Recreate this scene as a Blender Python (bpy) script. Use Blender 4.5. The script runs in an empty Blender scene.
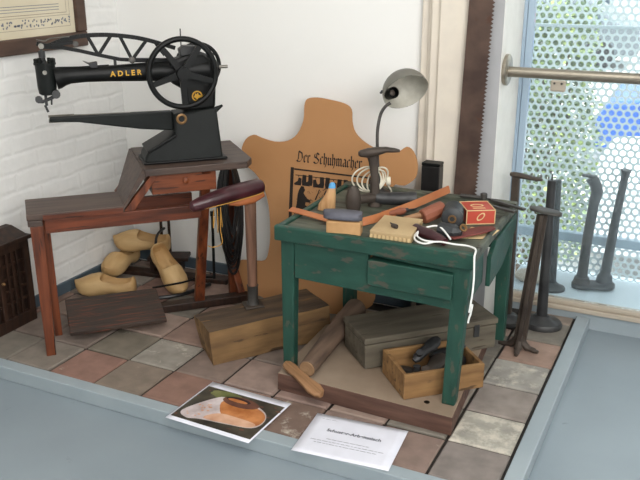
import bpy, bmesh, math, random
from mathutils import Vector, Matrix, noise
random.seed(7)
C = bpy.context.scene.collection
PI = math.pi

# ------------------------------------------------------------------ camera, world, lights, exposure
cam_d = bpy.data.cameras.new('camera'); cam = bpy.data.objects.new('camera', cam_d); C.objects.link(cam)
cam.location = (0, 0, 1.35)
cam.rotation_euler = (math.radians(90) - math.atan(285/820), 0, math.radians(25.8))
cam_d.sensor_width = 36; cam_d.lens = 820/640*36; cam_d.clip_start = .02; cam_d.clip_end = 200
bpy.context.scene.camera = cam

world = bpy.data.worlds.new('sky'); bpy.context.scene.world = world; world.use_nodes = True
wn = world.node_tree.nodes; wl = world.node_tree.links
bgn = wn['Background']; bgn.inputs[0].default_value = (.93, .96, 1.0, 1); bgn.inputs[1].default_value = 3.2

def area(name, loc, target, sx, sy, power, col):
    d = bpy.data.lights.new(name, 'AREA'); d.shape = 'RECTANGLE'; d.size = sx; d.size_y = sy
    d.energy = power; d.color = col
    o = bpy.data.objects.new(name, d); C.objects.link(o); o.location = loc
    o.rotation_euler = (Vector(target) - Vector(loc)).to_track_quat('-Z', 'Y').to_euler()
    return o
area('room_fill_light', (1.5, -.7, 2.0), (-1.5, 2.8, 1.15), 2.0, 1.4, 92, (1, .985, .965))  # added off-camera fill that brightens the room and back wall; no window here
area('overhead_fill_light', (-.4, 1.0, 2.5), (-.9, 2.2, 0), 1.6, 1.0, 20, (1, .97, .93))  # soft fill added overhead to lift table and platform; no lamp fitting there
sd = bpy.data.lights.new('sun', 'SUN'); sd.energy = 5.0; sd.angle = .01; sd.color = (1, .96, .88)
sun = bpy.data.objects.new('sun', sd); C.objects.link(sun); sun.rotation_euler = (math.radians(38), 0, math.radians(75))

vs = bpy.context.scene.view_settings
vs.view_transform = 'Standard'; vs.look = 'None'; vs.gamma = 1; vs.use_curve_mapping = False
vs.exposure = 0.1

# ------------------------------------------------------------------ materials
def lin(c):
    return tuple(((x/255)/12.92 if x/255 <= .04045 else ((x/255+.055)/1.055)**2.4) for x in c) + (1,)

def base_mat(name, rough=.6, metal=0, spec=.4):
    m = bpy.data.materials.new(name); m.use_nodes = True
    n = m.node_tree.nodes; b = n['Principled BSDF']
    b.inputs['Roughness'].default_value = rough; b.inputs['Metallic'].default_value = metal
    b.inputs['Specular IOR Level'].default_value = spec
    return m, n, m.node_tree.links, b

def noisy(name, c1, c2, scale=8, stretch=(1, 1, 1), rough=.6, metal=0, bump=.15, detail=6, lo=.35, hi=.65, c3=None, spec=.4, bscale=None, p3=.62):
    """two-tone noise material in object space; c3 adds sharper worn patches"""
    m, n, l, b = base_mat(name, rough, metal, spec)
    tc = n.new('ShaderNodeTexCoord'); mp = n.new('ShaderNodeMapping'); l.new(tc.outputs['Object'], mp.inputs[0])
    mp.inputs['Scale'].default_value = stretch
    nz = n.new('ShaderNodeTexNoise'); nz.inputs['Scale'].default_value = scale; nz.inputs['Detail'].default_value = detail
    l.new(mp.outputs[0], nz.inputs['Vector'])
    cr = n.new('ShaderNodeValToRGB'); l.new(nz.outputs['Fac'], cr.inputs[0])
    cr.color_ramp.elements[0].position = lo; cr.color_ramp.elements[0].color = lin(c1)
    cr.color_ramp.elements[1].position = hi; cr.color_ramp.elements[1].color = lin(c2)
    out = cr.outputs[0]
    if c3:
        n3 = n.new('ShaderNodeTexNoise'); n3.inputs['Scale'].default_value = scale*1.7; n3.inputs['Detail'].default_value = 8
        l.new(mp.outputs[0], n3.inputs['Vector'])
        r3 = n.new('ShaderNodeValToRGB'); r3.color_ramp.elements[0].position = p3; r3.color_ramp.elements[1].position = p3+.05
        l.new(n3.outputs['Fac'], r3.inputs[0])
        mx = n.new('ShaderNodeMix'); mx.data_type = 'RGBA'
        l.new(r3.outputs[0], mx.inputs[0]); l.new(out, mx.inputs[6]); mx.inputs[7].default_value = lin(c3); out = mx.outputs[2]
    l.new(out, b.inputs['Base Color'])
    if bump:
        bp = n.new('ShaderNodeBump'); bp.inputs['Strength'].default_value = bump; bp.inputs['Distance'].default_value = .004
        nb = n.new('ShaderNodeTexNoise'); nb.inputs['Scale'].default_value = bscale or scale*3; nb.inputs['Detail'].default_value = 5
        l.new(mp.outputs[0], nb.inputs['Vector'])
        l.new(nb.outputs['Fac'], bp.inputs['Height']); l.new(bp.outputs[0], b.inputs['Normal'])
    return m

def plain(name, c, rough=.6, metal=0, spec=.4):
    c2 = tuple(min(255, int(x*1.015)+1) for x in c); c1 = tuple(int(x*.985) for x in c)
    return noisy(name, c1, c2, 14, (1, 1, 1), rough, metal, .06, spec=spec)

M = {}
SX = (1.2, 14, 14); SZ = (14, 14, 1.2); SY = (14, 1.2, 14)
M['bench_red'] = noisy('bench_red', (62, 28, 14), (116, 57, 31), 3, SX, .45, bump=.15, c3=(44, 22, 14))
M['bench_red_z'] = noisy('bench_red_z', (72, 33, 17), (126, 66, 37), 3, SZ, .45, bump=.15, c3=(46, 23, 15))
M['bench_top'] = noisy('bench_top', (66, 53, 47), (90, 73, 64), 3, SX, .5, bump=.2, c3=(54, 43, 38))
M['drawer'] = noisy('drawer', (96, 48, 24), (128, 68, 38), 4, SX, .45, bump=.1, c3=(70, 36, 22))
M['treadle'] = noisy('treadle', (50, 40, 35), (68, 54, 46), 4, (1.2, 22, 14), .55, bump=.35, c3=(108, 60, 42), p3=.57)
M['darkwood'] = noisy('darkwood', (34, 23, 18), (58, 38, 28), 4, SZ, .5, bump=.2)
M['blockwood'] = noisy('blockwood', (100, 76, 50), (142, 110, 72), 2.5, (1.5, 8, 8), .75, bump=.5, c3=(74, 56, 40))
M['blocktop'] = noisy('blocktop', (66, 54, 44), (100, 80, 60), 2.5, (1.5, 10, 10), .8, bump=.8, c3=(120, 90, 58))
M['polewood'] = noisy('polewood', (96, 70, 56), (138, 100, 80), 4, SZ, .6, bump=.3)
M['green'] = noisy('green', (26, 62, 52), (36, 74, 62), 6, (1.5, 4, 4), .5, bump=.25, c3=(70, 72, 62), p3=.6)
M['green_z'] = noisy('green_z', (26, 62, 52), (36, 74, 62), 6, (4, 4, 1.5), .5, bump=.25, c3=(72, 76, 64), p3=.6)
M['greentop'] = noisy('greentop', (62, 68, 58), (96, 98, 84), 4, (1, 5, 5), .6, bump=.5, c3=(52, 46, 38), p3=.55)
M['plinth'] = noisy('plinth', (74, 50, 42), (104, 76, 64), 3, SX, .7, bump=.4)
M['plinthtop'] = noisy('plinthtop', (128, 110, 92), (154, 136, 118), 4, (1, 1, 1), .8, bump=.15)
M['trunk'] = noisy('trunk', (84, 77, 66), (106, 98, 84), 3, (1.5, 9, 9), .75, bump=.3, c3=(74, 64, 52), p3=.62)
M['crate'] = noisy('crate', (116, 84, 52), (152, 116, 74), 3, (1.5, 9, 9), .7, bump=.3, c3=(84, 62, 42), p3=.62)
M['log'] = noisy('log', (84, 68, 58), (122, 100, 84), 3, (10, 1.3, 10), .75, bump=.6)
M['endgrain'] = noisy('endgrain', (122, 92, 66), (152, 120, 88), 12, (1, 1, 1), .8, bump=.4)
M['lastwood'] = noisy('lastwood', (124, 90, 60), (160, 120, 86), 5, SX, .6, bump=.3)
M['palewood'] = noisy('palewood', (178, 132, 88), (206, 164, 118), 5, SZ, .5, bump=.15)
M['clog'] = noisy('clog', (188, 150, 100), (212, 178, 128), 5, (1, 5, 5), .55, bump=.1, c3=(180, 140, 94), p3=.64)
M['iron_black'] = noisy('iron_black', (9, 10, 10), (16, 17, 17), 9, (1, 1, 1), .45, 0, .1, spec=.25)
M['iron_casting'] = noisy('iron_casting', (17, 20, 19), (26, 29, 28), 6, (1, 1, 1), .5, 0, .25, spec=.22)
M['steel'] = noisy('steel', (110, 108, 102), (160, 156, 148), 12, (1, 1, 1), .35, .8, .1)
M['brushed'] = noisy('brushed', (150, 142, 128), (168, 160, 146), 8, (1, 8, 8), .38, .75, .05)
M['iron_old'] = noisy('iron_old', (62, 60, 58), (92, 88, 84), 9, (1, 1, 1), .5, .35, .3)
M['iron_brown'] = noisy('iron_brown', (58, 50, 45), (84, 74, 66), 9, (1, 1, 1), .55, .3, .25)
M['iron_dark'] = noisy('iron_dark', (48, 48, 50), (70, 70, 70), 9, (1, 1, 1), .45, .3, .3)
M['saw'] = noisy('saw', (68, 52, 46), (96, 76, 66), 5, (2, 2, 2), .6, .25, .3, c3=(84, 58, 46))
M['gold'] = plain('gold', (206, 158, 60), .35, .3)
M['brass'] = plain('brass', (150, 116, 78), .35, .6)
M['shade'] = noisy('shade', (104, 102, 96), (128, 126, 118), 6, (1, 1, 1), .42, .45, .1)
M['shade_in'] = noisy('shade_in', (176, 172, 160), (200, 196, 184), 20, (1, 1, 1), .5, .1, .1)
M['cord'] = plain('cord', (226, 220, 202), .5)
M['string'] = plain('string', (236, 236, 232), .7)
M['tie'] = plain('tie', (190, 140, 62), .7)
M['hide'] = noisy('hide', (172, 124, 80), (184, 136, 92), 2.2, (1, 1, 1), .55, bump=.08, c3=(176, 128, 84))
M['hide_edge'] = plain('hide_edge', (170, 120, 74))
M['ink'] = plain('ink', (38, 30, 26), .7)
M['strap'] = noisy('strap', (164, 98, 58), (186, 118, 74), 5, (1, 1, 1), .5, bump=.2)
M['maroon'] = noisy('maroon', (46, 18, 24), (70, 32, 38), 6, (2, 2, 2), .3, bump=.2, spec=.5)
M['maroon_flat'] = noisy('maroon_flat', (98, 46, 42), (122, 62, 56), 7, (1, 1, 1), .6, bump=.2)
M['tan'] = noisy('tan', (150, 84, 46), (184, 110, 66), 6, (1, 1, 1), .6, bump=.2)
M['brownleather'] = noisy('brownleather', (118, 66, 48), (152, 92, 70), 6, (1, 1, 1), .45, bump=.2)
M['rubber'] = noisy('rubber', (38, 40, 42), (58, 60, 62), 10, (1, 1, 1), .5, bump=.2)
M['beltblack'] = noisy('beltblack', (22, 20, 20), (40, 38, 38), 10, (1, 1, 1), .4, bump=.2)
M['stone'] = noisy('stone', (70, 70, 78), (98, 98, 108), 8, (1, 1, 1), .6, bump=.3)
M['cork'] = noisy('cork', (172, 132, 88), (196, 154, 108), 14, (1, 1, 1), .8, bump=.3)
M['cardbox'] = noisy('cardbox', (168, 142, 104), (190, 164, 124), 6, (1, 1, 1), .7, bump=.15)
M['redbox'] = noisy('redbox', (172, 62, 48), (188, 78, 60), 5, (1, 1, 1), .45, bump=.1)
M['cream'] = plain('cream', (214, 186, 140), .7)
M['bluetip'] = plain('bluetip', (88, 160, 210), .5)
M['paper'] = plain('paper', (228, 228, 238), .7)
M['text'] = plain('text', (70, 70, 84), .7)
M['frame'] = noisy('frame', (62, 44, 36), (86, 64, 52), 5, (5, 1, 5), .4, bump=.2)
M['oldpaper'] = noisy('oldpaper', (206, 195, 168), (218, 208, 184), 4, (1, 1, 1), .5, bump=0)
M['print1'] = plain('print1', (150, 134, 118)); M['print2'] = plain('print2', (112, 118, 132))
M['white'] = noisy('white', (240, 239, 236), (243, 242, 239), 2, (1, 1, 1), .75, bump=.05)
M['trimwhite'] = plain('trimwhite', (234, 231, 224), .5)
M['trimcream'] = plain('trimcream', (222, 212, 198), .55)
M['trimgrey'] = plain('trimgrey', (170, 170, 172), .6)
M['frameblue'] = noisy('frameblue', (158, 178, 196), (172, 190, 206), 4, (2, 2, .3), .35, bump=.05)
M['paleblue'] = noisy('paleblue', (196, 208, 216), (206, 217, 224), 3, (1, 1, 1), .45, bump=.05)
M['skirt'] = plain('skirt', (84, 98, 108), .5)
M['rim'] = noisy('rim', (148, 159, 165), (158, 168, 173), 5, (1, 1, 1), .5, bump=.15, c3=(130, 140, 148), p3=.7)
M['sillrail'] = noisy('sillrail', (176, 164, 148), (196, 184, 168), 4, (.5, 4, 4), .45, bump=.1)
M['meshmetal'] = noisy('meshmetal', (224, 234, 238), (234, 242, 246), 3, (1, 1, 1), .5, .0, .05)
M['leaf1'] = noisy('leaf1', (104, 124, 96), (128, 148, 112), 3, (1, 1, 1), .6, bump=0)
M['leaf2'] = noisy('leaf2', (150, 168, 104), (172, 188, 116), 3, (1, 1, 1), .6, bump=0)
M['branch'] = plain('branch', (92, 76, 60), .8)
M['asphalt'] = noisy('asphalt', (176, 176, 172), (200, 200, 196), 3, (1, 1, 1), .9, bump=.1)
M['carblue'] = plain('carblue', (46, 98, 196), .3); M['carred'] = plain('carred', (196, 48, 62), .3)
M['carwhite'] = plain('carwhite', (232, 234, 238), .3); M['cargrey'] = plain('cargrey', (110, 118, 124), .3)
M['carglass'] = plain('carglass', (60, 78, 92), .15); M['tyre'] = plain('tyre', (40, 40, 42), .8)
M['facade'] = noisy('facade', (196, 196, 190), (214, 212, 204), 1, (1, 1, 1), .8, bump=.05)
M['photodark'] = noisy('photodark', (40, 38, 34), (84, 78, 66), 16, (1, 1, 1), .35, bump=0)
M['photogreen'] = noisy('photogreen', (84, 92, 50), (128, 128, 84), 22, (1, 1, 1), .35, bump=0)
M['photowhite'] = noisy('photowhite', (176, 160, 158), (216, 204, 204), 16, (1, 1, 1), .35, bump=0)
M['photoorange'] = noisy('photoorange', (160, 92, 44), (204, 136, 84), 16, (1, 1, 1), .35, bump=0)
M['photopink'] = noisy('photopink', (196, 146, 116), (222, 180, 152), 16, (1, 1, 1), .35, bump=0)
M['photobrown'] = noisy('photobrown', (84, 52, 44), (120, 78, 62), 16, (1, 1, 1), .35, bump=0)
M['photoblack'] = plain('photoblack', (44, 26, 30), .35)

def floor_mat():
    m, n, l, b = base_mat('floor_paint', .38, 0, .5)
    tc = n.new('ShaderNodeTexCoord')
    nz = n.new('ShaderNodeTexNoise'); nz.inputs['Scale'].default_value = 1.6; nz.inputs['Detail'].default_value = 8; l.new(tc.outputs['Object'], nz.inputs['Vector'])
    cr = n.new('ShaderNodeValToRGB'); l.new(nz.outputs['Fac'], cr.inputs[0])
    cr.color_ramp.elements[0].position = .3; cr.color_ramp.elements[0].color = lin((128, 139, 146))
    cr.color_ramp.elements[1].position = .7; cr.color_ramp.elements[1].color = lin((143, 154, 161))
    n2 = n.new('ShaderNodeTexNoise'); n2.inputs['Scale'].default_value = 16; n2.inputs['Detail'].default_value = 3; l.new(tc.outputs['Object'], n2.inputs['Vector'])
    r2 = n.new('ShaderNodeValToRGB'); r2.color_ramp.elements[0].position = .73; r2.color_ramp.elements[1].position = .78; l.new(n2.outputs['Fac'], r2.inputs[0])
    mx = n.new('ShaderNodeMix'); mx.data_type = 'RGBA'; l.new(r2.outputs[0], mx.inputs[0]); l.new(cr.outputs[0], mx.inputs[6]); mx.inputs[7].default_value = lin((118, 128, 132))
    l.new(mx.outputs[2], b.inputs['Base Color'])
    return m
M['floor'] = floor_mat()

def brick_wall_mat():
    m, n, l, b = base_mat('whitewashed_brick', .8)
    tc = n.new('ShaderNodeTexCoord'); mp = n.new('ShaderNodeMapping')
    mp.inputs['Rotation'].default_value = (PI/2, 0, PI/2); 
    sp = n.new('ShaderNodeSeparateXYZ'); cb = n.new('ShaderNodeCombineXYZ')
    l.new(tc.outputs['Object'], sp.inputs[0]); l.new(sp.outputs[1], cb.inputs[0]); l.new(sp.outputs[2], cb.inputs[1])
    nw = n.new('ShaderNodeTexNoise'); nw.inputs['Scale'].default_value = 7; nw.inputs['Detail'].default_value = 3
    l.new(cb.outputs[0], nw.inputs['Vector'])
    ad = n.new('ShaderNodeMixRGB'); ad.blend_type = 'ADD'; ad.inputs[0].default_value = .03
    l.new(cb.outputs[0], ad.inputs[1]); l.new(nw.outputs['Color'], ad.inputs[2])
    br = n.new('ShaderNodeTexBrick'); l.new(ad.outputs[0], br.inputs['Vector'])
    br.inputs['Scale'].default_value = 1; br.inputs['Brick Width'].default_value = .225; br.inputs['Row Height'].default_value = .072
    br.inputs['Mortar Size'].default_value = .014; br.inputs['Mortar Smooth'].default_value = 1
    br.inputs['Color1'].default_value = (1, 1, 1, 1); br.inputs['Color2'].default_value = (.9, .9, .9, 1); br.inputs['Mortar'].default_value = (0, 0, 0, 1)
    nz = n.new('ShaderNodeTexNoise'); nz.inputs['Scale'].default_value = 26; nz.inputs['Detail'].default_value = 5; l.new(tc.outputs['Object'], nz.inputs['Vector'])
    ma = n.new('ShaderNodeMath'); ma.operation = 'MULTIPLY_ADD'; ma.inputs[1].default_value = .9
    l.new(nz.outputs['Fac'], ma.inputs[0]); l.new(br.outputs['Color'], ma.inputs[2])
    bp = n.new('ShaderNodeBump'); bp.inputs['Strength'].default_value = .45; bp.inputs['Distance'].default_value = .004
    l.new(ma.outputs[0], bp.inputs['Height']); l.new(bp.outputs[0], b.inputs['Normal'])
    cr = n.new('ShaderNodeValToRGB'); l.new(nz.outputs['Fac'], cr.inputs[0])
    cr.color_ramp.elements[0].color = lin((226, 226, 224)); cr.color_ramp.elements[1].color = lin((238, 237, 234))
    l.new(cr.outputs[0], b.inputs['Base Color'])
    return m
M['brick'] = brick_wall_mat()

def tile_mat():
    m, n, l, b = base_mat('old_tiles', .7)
    at = n.new('ShaderNodeAttribute'); at.attribute_name = 'tint'
    wr = n.new('ShaderNodeAttribute'); wr.attribute_name = 'wear'
    tc = n.new('ShaderNodeTexCoord')
    nz = n.new('ShaderNodeTexNoise'); nz.inputs['Scale'].default_value = 16; nz.inputs['Detail'].default_value = 8; l.new(tc.outputs['Object'], nz.inputs['Vector'])
    hs = n.new('ShaderNodeMix'); hs.data_type = 'RGBA'; hs.blend_type = 'OVERLAY'; hs.inputs[0].default_value = .5
    l.new(at.outputs['Color'], hs.inputs[6]); l.new(nz.outputs['Color'], hs.inputs[7])
    sm = n.new('ShaderNodeMix'); sm.data_type = 'RGBA'; sm.inputs[0].default_value = .75
    l.new(hs.outputs[2], sm.inputs[6]); 
    gr = n.new('ShaderNodeMix'); gr.data_type = 'RGBA'; gr.blend_type = 'MULTIPLY'; gr.inputs[0].default_value = .6
    r0 = n.new('ShaderNodeValToRGB'); r0.color_ramp.elements[0].position = .3; r0.color_ramp.elements[0].color = (.5, .5, .5, 1); r0.color_ramp.elements[1].position = .65
    l.new(nz.outputs['Fac'], r0.inputs[0]); l.new(at.outputs['Color'], gr.inputs[6]); l.new(r0.outputs[0], gr.inputs[7])
    n2 = n.new('ShaderNodeTexNoise'); n2.inputs['Scale'].default_value = 13; n2.inputs['Detail'].default_value = 10; n2.inputs['Roughness'].default_value = .7; l.new(tc.outputs['Object'], n2.inputs['Vector'])
    su = n.new('ShaderNodeMath'); su.operation = 'ADD'; l.new(n2.outputs['Fac'], su.inputs[0]); l.new(wr.outputs['Fac'], su.inputs[1])
    r2 = n.new('ShaderNodeValToRGB'); r2.color_ramp.elements[0].position = .66; r2.color_ramp.elements[1].position = .8; l.new(su.outputs[0], r2.inputs[0])
    mx = n.new('ShaderNodeMix'); mx.data_type = 'RGBA'; l.new(r2.outputs[0], mx.inputs[0]); l.new(gr.outputs[2], mx.inputs[6]); mx.inputs[7].default_value = lin((200, 192, 178))
    l.new(mx.outputs[2], b.inputs['Base Color'])
    bp = n.new('ShaderNodeBump'); bp.inputs['Strength'].default_value = .4; bp.inputs['Distance'].default_value = .004; l.new(n2.outputs['Fac'], bp.inputs['Height']); l.new(bp.outputs[0], b.inputs['Normal'])
    return m
M['tiles'] = tile_mat()

def glass_mat():
    m = bpy.data.materials.new('window_glass'); m.use_nodes = True; n = m.node_tree.nodes; l = m.node_tree.links
    n.remove(n['Principled BSDF']); out = n['Material Output']
    tr = n.new('ShaderNodeBsdfTransparent'); tr.inputs[0].default_value = (.93, .97, .97, 1)
    gl = n.new('ShaderNodeBsdfGlossy'); gl.inputs['Roughness'].default_value = .02
    fr = n.new('ShaderNodeFresnel'); fr.inputs[0].default_value = 1.45
    mx = n.new('ShaderNodeMixShader'); l.new(fr.outputs[0], mx.inputs[0]); l.new(tr.outputs[0], mx.inputs[1]); l.new(gl.outputs[0], mx.inputs[2])
    tl = n.new('ShaderNodeBsdfTranslucent'); tl.inputs[0].default_value = (.9, .95, 1, 1); haze = n.new('ShaderNodeMixShader'); haze.inputs[0].default_value = .05  # translucent share puts a whitish veil of glare into the pane
    l.new(mx.outputs[0], haze.inputs[1]); l.new(tl.outputs[0], haze.inputs[2]); l.new(haze.outputs[0], out.inputs[0])
    return m
M['glass'] = glass_mat()

# ------------------------------------------------------------------ helpers
def nb(): return bmesh.new()

def box(bm, p0, p1, rot=None, taper=None):
    """box between two corners; rot = Matrix applied about its centre"""
    c = (Vector(p0)+Vector(p1))/2; h = (Vector(p1)-Vector(p0))/2
    vs_ = []
    for z in (-1, 1):
        for x, y in ((-1, -1), (1, -1), (1, 1), (-1, 1)):
            s = taper if (taper and z == 1) else 1
            v = Vector((x*h.x*s, y*h.y*s, z*h.z))
            if rot: v = rot @ v
            vs_.append(bm.verts.new(c+v))
    for f in ((3, 2, 1, 0), (4, 5, 6, 7), (0, 1, 5, 4), (1, 2, 6, 5), (2, 3, 7, 6), (3, 0, 4, 7)):
        bm.faces.new([vs_[i] for i in f])

def hexa(bm, bot, top):
    b = [bm.verts.new(p) for p in bot]; t = [bm.verts.new(p) for p in top]; n = len(b)
    bm.faces.new(b[::-1]); bm.faces.new(t)
    for i in range(n): bm.faces.new([b[i], b[(i+1) % n], t[(i+1) % n], t[i]])

def bar(bm, p, q, w, d, up=(0, 0, 1)):
    """rectangular bar from p to q, w across, d deep"""
    p = Vector(p); q = Vector(q); t = (q-p).normalized(); a = t.cross(Vector(up))
    if a.length < 1e-4: a = t.cross(Vector((0, 1, 0)))
    a.normalize(); b = t.cross(a).normalized()
    f = lambda c, ww=w, dd=d: [c+a*ww/2+b*dd/2, c-a*ww/2+b*dd/2, c-a*ww/2-b*dd/2, c+a*ww/2-b*dd/2]
    hexa(bm, f(p), f(q))

def smooth_path(pts, k=6, closed=False):
    P = [Vector(p) for p in pts]; n = len(P); out = []
    rng = range(n) if closed else range(n-1)
    for i in rng:
        if closed: a, b, c, d = P[i-1], P[i], P[(i+1) % n], P[(i+2) % n]
        else: a, b, c, d = P[max(i-1, 0)], P[i], P[i+1], P[min(i+2, n-1)]
        for j in range(k):
            t = j/k
            out.append(.5*((2*b)+(-a+c)*t+(2*a-5*b+4*c-d)*t*t+(-a+3*b-3*c+d)*t**3))
    if not closed: out.append(P[-1])
    return out

def tube(bm, pts, r, n=10, closed=False, flat=1, side=None):
    P = [Vector(p) for p in pts]; m = len(P)
    R = r if isinstance(r, (list, tuple)) else [r]*m
    if len(R) != m: R = [R[0]+(R[-1]-R[0])*i/(m-1) for i in range(m)] if len(R) == 2 else [R[min(int(i/(m-1)*(len(R)-1)+.5), len(R)-1)] for i in range(m)]
    rings = []; prev = None
    for i in range(m):
        t = (P[(i+1) % m]-P[i-1]) if closed else (P[min(i+1, m-1)]-P[max(i-1, 0)])
        t.normalize()
        if prev is None:
            a = Vector(side) if side else t.orthogonal()
        else: a = prev
        a = (a-t*a.dot(t)).normalized(); prev = a; b = t.cross(a)
        rings.append([bm.verts.new(P[i]+a*math.cos(2*PI*j/n)*R[i]+b*math.sin(2*PI*j/n)*R[i]*flat) for j in range(n)])
    loft_rings(bm, rings, closed)

def loft_rings(bm, rings, closed=False):
    m = len(rings); n = len(rings[0])
    for i in range(m if closed else m-1):
        A = rings[i]; B = rings[(i+1) % m]
        for j in range(n): bm.faces.new([A[j], A[(j+1) % n], B[(j+1) % n], B[j]])
    if not closed:
        bm.faces.new(rings[0][::-1]); bm.faces.new(rings[-1])

def lathe(bm, prof, o=(0, 0, 0), axis=(0, 0, 1), n=24, sx=1, sy=1, cap=True):
    ax = Vector(axis).normalized(); a = ax.orthogonal().normalized() if abs(ax.z) < .999 else Vector((1, 0, 0)); b = ax.cross(a); o = Vector(o)
    rings = [[bm.verts.new(o+ax*z+a*math.cos(2*PI*j/n)*r*sx+b*math.sin(2*PI*j/n)*r*sy) for j in range(n)] for r, z in prof]
    m = len(rings)
    for i in range(m-1):
        for j in range(n): bm.faces.new([rings[i][j], rings[i][(j+1) % n], rings[i+1][(j+1) % n], rings[i+1][j]])
    if cap: bm.faces.new(rings[0][::-1]); bm.faces.new(rings[-1])

def prism(bm, poly, f0, f1):
    """poly of 2-D points; f0, f1 map a 2-D point to the two faces"""
    a = [bm.verts.new(f0(*p)) for p in poly]; b = [bm.verts.new(f1(*p)) for p in poly]; n = len(a)
    bm.faces.new(a); bm.faces.new(b[::-1])
    for i in range(n): bm.faces.new([a[(i+1) % n], a[i], b[i], b[(i+1) % n]])

def blob(bm, secs, n=20, p=2.4):
    """secs: (centre, half width, half height, ax, ay)"""
    rings = []
    for c, w, h, ax, ay in secs:
        ring = []
        for j in range(n):
            t = 2*PI*j/n; ct, st = math.cos(t), math.sin(t)
            ring.append(bm.verts.new(Vector(c)+Vector(ax)*w*math.copysign(abs(ct)**(2/p), ct)+Vector(ay)*h*math.copysign(abs(st)**(2/p), st)))
        rings.append(ring)
    loft_rings(bm, rings)

def obj(name, bm, m, parent=None, bevel=0, smooth=False, off=None, wonk=0):
    if off: bmesh.ops.translate(bm, vec=Vector(off), verts=bm.verts)
    if wonk:
        for v in bm.verts: v.co += noise.noise_vector(v.co*9)*wonk
    bmesh.ops.recalc_face_normals(bm, faces=bm.faces)
    me = bpy.data.meshes.new(name); bm.to_mesh(me); bm.free()
    o = bpy.data.objects.new(name, me); C.objects.link(o)
    if not isinstance(m, (list, tuple)): m = [m]
    for q in m: me.materials.append(M[q] if isinstance(q, str) else q)
    if smooth:
        for p_ in me.polygons: p_.use_smooth = True
        try: me.set_sharp_from_angle(angle=math.radians(40))
        except Exception: pass
    if bevel:
        b = o.modifiers.new('bevel', 'BEVEL'); b.width = bevel; b.segments = 2; b.limit_method = 'ANGLE'; b.angle_limit = math.radians(35)
    if parent: o.parent = parent
    return o

def thing(name, label, cat, loc=(0, 0, 0), rotz=0, group=None):
    o = bpy.data.objects.new(name, None); C.objects.link(o); o.empty_display_size = .05
    o.location = loc; o.rotation_euler = (0, 0, rotz); o['label'] = label; o['category'] = cat
    if group: o['group'] = group
    return o

def tag(o, label, cat, group=None, kind=None):
    o['label'] = label; o['category'] = cat
    if group: o['group'] = group
    if kind: o['kind'] = kind
    return o

def struct(name, bm, m, bevel=0, smooth=False):
    o = obj(name, bm, m, None, bevel, smooth); o['kind'] = 'structure'; return o

def cut(o, bm):
    """boolean difference, applied at once"""
    bmesh.ops.recalc_face_normals(bm, faces=bm.faces)
    me = bpy.data.meshes.new('cut'); bm.to_mesh(me); bm.free(); c = bpy.data.objects.new('cut', me); C.objects.link(c)
    c.parent = o.parent; 
    if o.parent is None: c.matrix_world = o.matrix_world
    md = o.modifiers.new('b', 'BOOLEAN'); md.operation = 'DIFFERENCE'; md.object = c; md.solver = 'EXACT'
    bpy.context.view_layer.update()
    dg = bpy.context.evaluated_depsgraph_get()
    nm = bpy.data.meshes.new_from_object(o.evaluated_get(dg)); nm.name = o.data.name
    o.modifiers.remove(md); old = o.data; o.data = nm
    bpy.data.objects.remove(c); bpy.data.meshes.remove(me)
    for p_ in nm.polygons: p_.use_smooth = True
    try: nm.set_sharp_from_angle(angle=math.radians(45))
    except Exception: pass

def rotm(x=0, y=0, z=0): return (Matrix.Rotation(z, 3, 'Z') @ Matrix.Rotation(y, 3, 'Y') @ Matrix.Rotation(x, 3, 'X'))

# ================================================================== SETTING
WX = -2.37
b = nb(); box(b, (-2.5, -2.2, -.145), (2.6, 3.11, -.045)); struct('floor', b, 'floor')
b = nb(); box(b, (WX-.2, -2.2, -.1), (WX, 2.98, 2.7)); struct('wall_left', b, 'brick')
b = nb(); box(b, (WX-.2, 2.9, -.1), (-.985, 3.14, 2.7)); struct('wall_back', b, 'white')
b = nb(); box(b, (-2.6, -2.3, -.1), (2.4, -2.2, 2.7)); struct('wall_front', b, 'white')
b = nb(); box(b, (2.2, -2.2, -.1), (2.4, 3.5, 2.7)); struct('wall_right', b, 'white')
b = nb(); box(b, (-2.6, -2.2, 2.7), (2.6, 3.6, 2.8)); struct('ceiling', b, 'white')
# stepped casing between the back wall and the window reveal
b = nb()
for x0, x1, y in ((-.985, -.955, 2.872), (-.955, -.94, 2.858), (-.94, -.905, 2.84), (-.905, -.775, 2.825)):
    box(b, (x0, y, 0), (x1, 3.1, 2.7))
struct('trim_1', b, 'trimcream', .004)
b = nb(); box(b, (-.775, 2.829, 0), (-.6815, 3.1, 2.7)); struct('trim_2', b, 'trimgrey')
b = nb(); box(b, (-.6815, 2.829, 0), (-.68, 3.1, 2.7)); box(b, (-.985, 3.1, 0), (-.68, 3.14, 2.7)); box(b, (-.985, 3.14, -.045), (-.76, 3.5, 2.7)); struct('trim_3', b, 'trimwhite', .002)
b = nb(); box(b, (-.68, 3.14, 2.25), (2.2, 3.5, 2.7)); struct('wall_above_window', b, 'white')
# skirting
b = nb(); box(b, (WX, 2.888, 0), (-.985, 2.9, .05)); struct('baseboard_back', b, 'skirt', .003)
b = nb(); box(b, (WX, 1.86, 0), (WX+.012, 2.888, .05)); struct('baseboard_left', b, 'skirt', .003)
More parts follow.
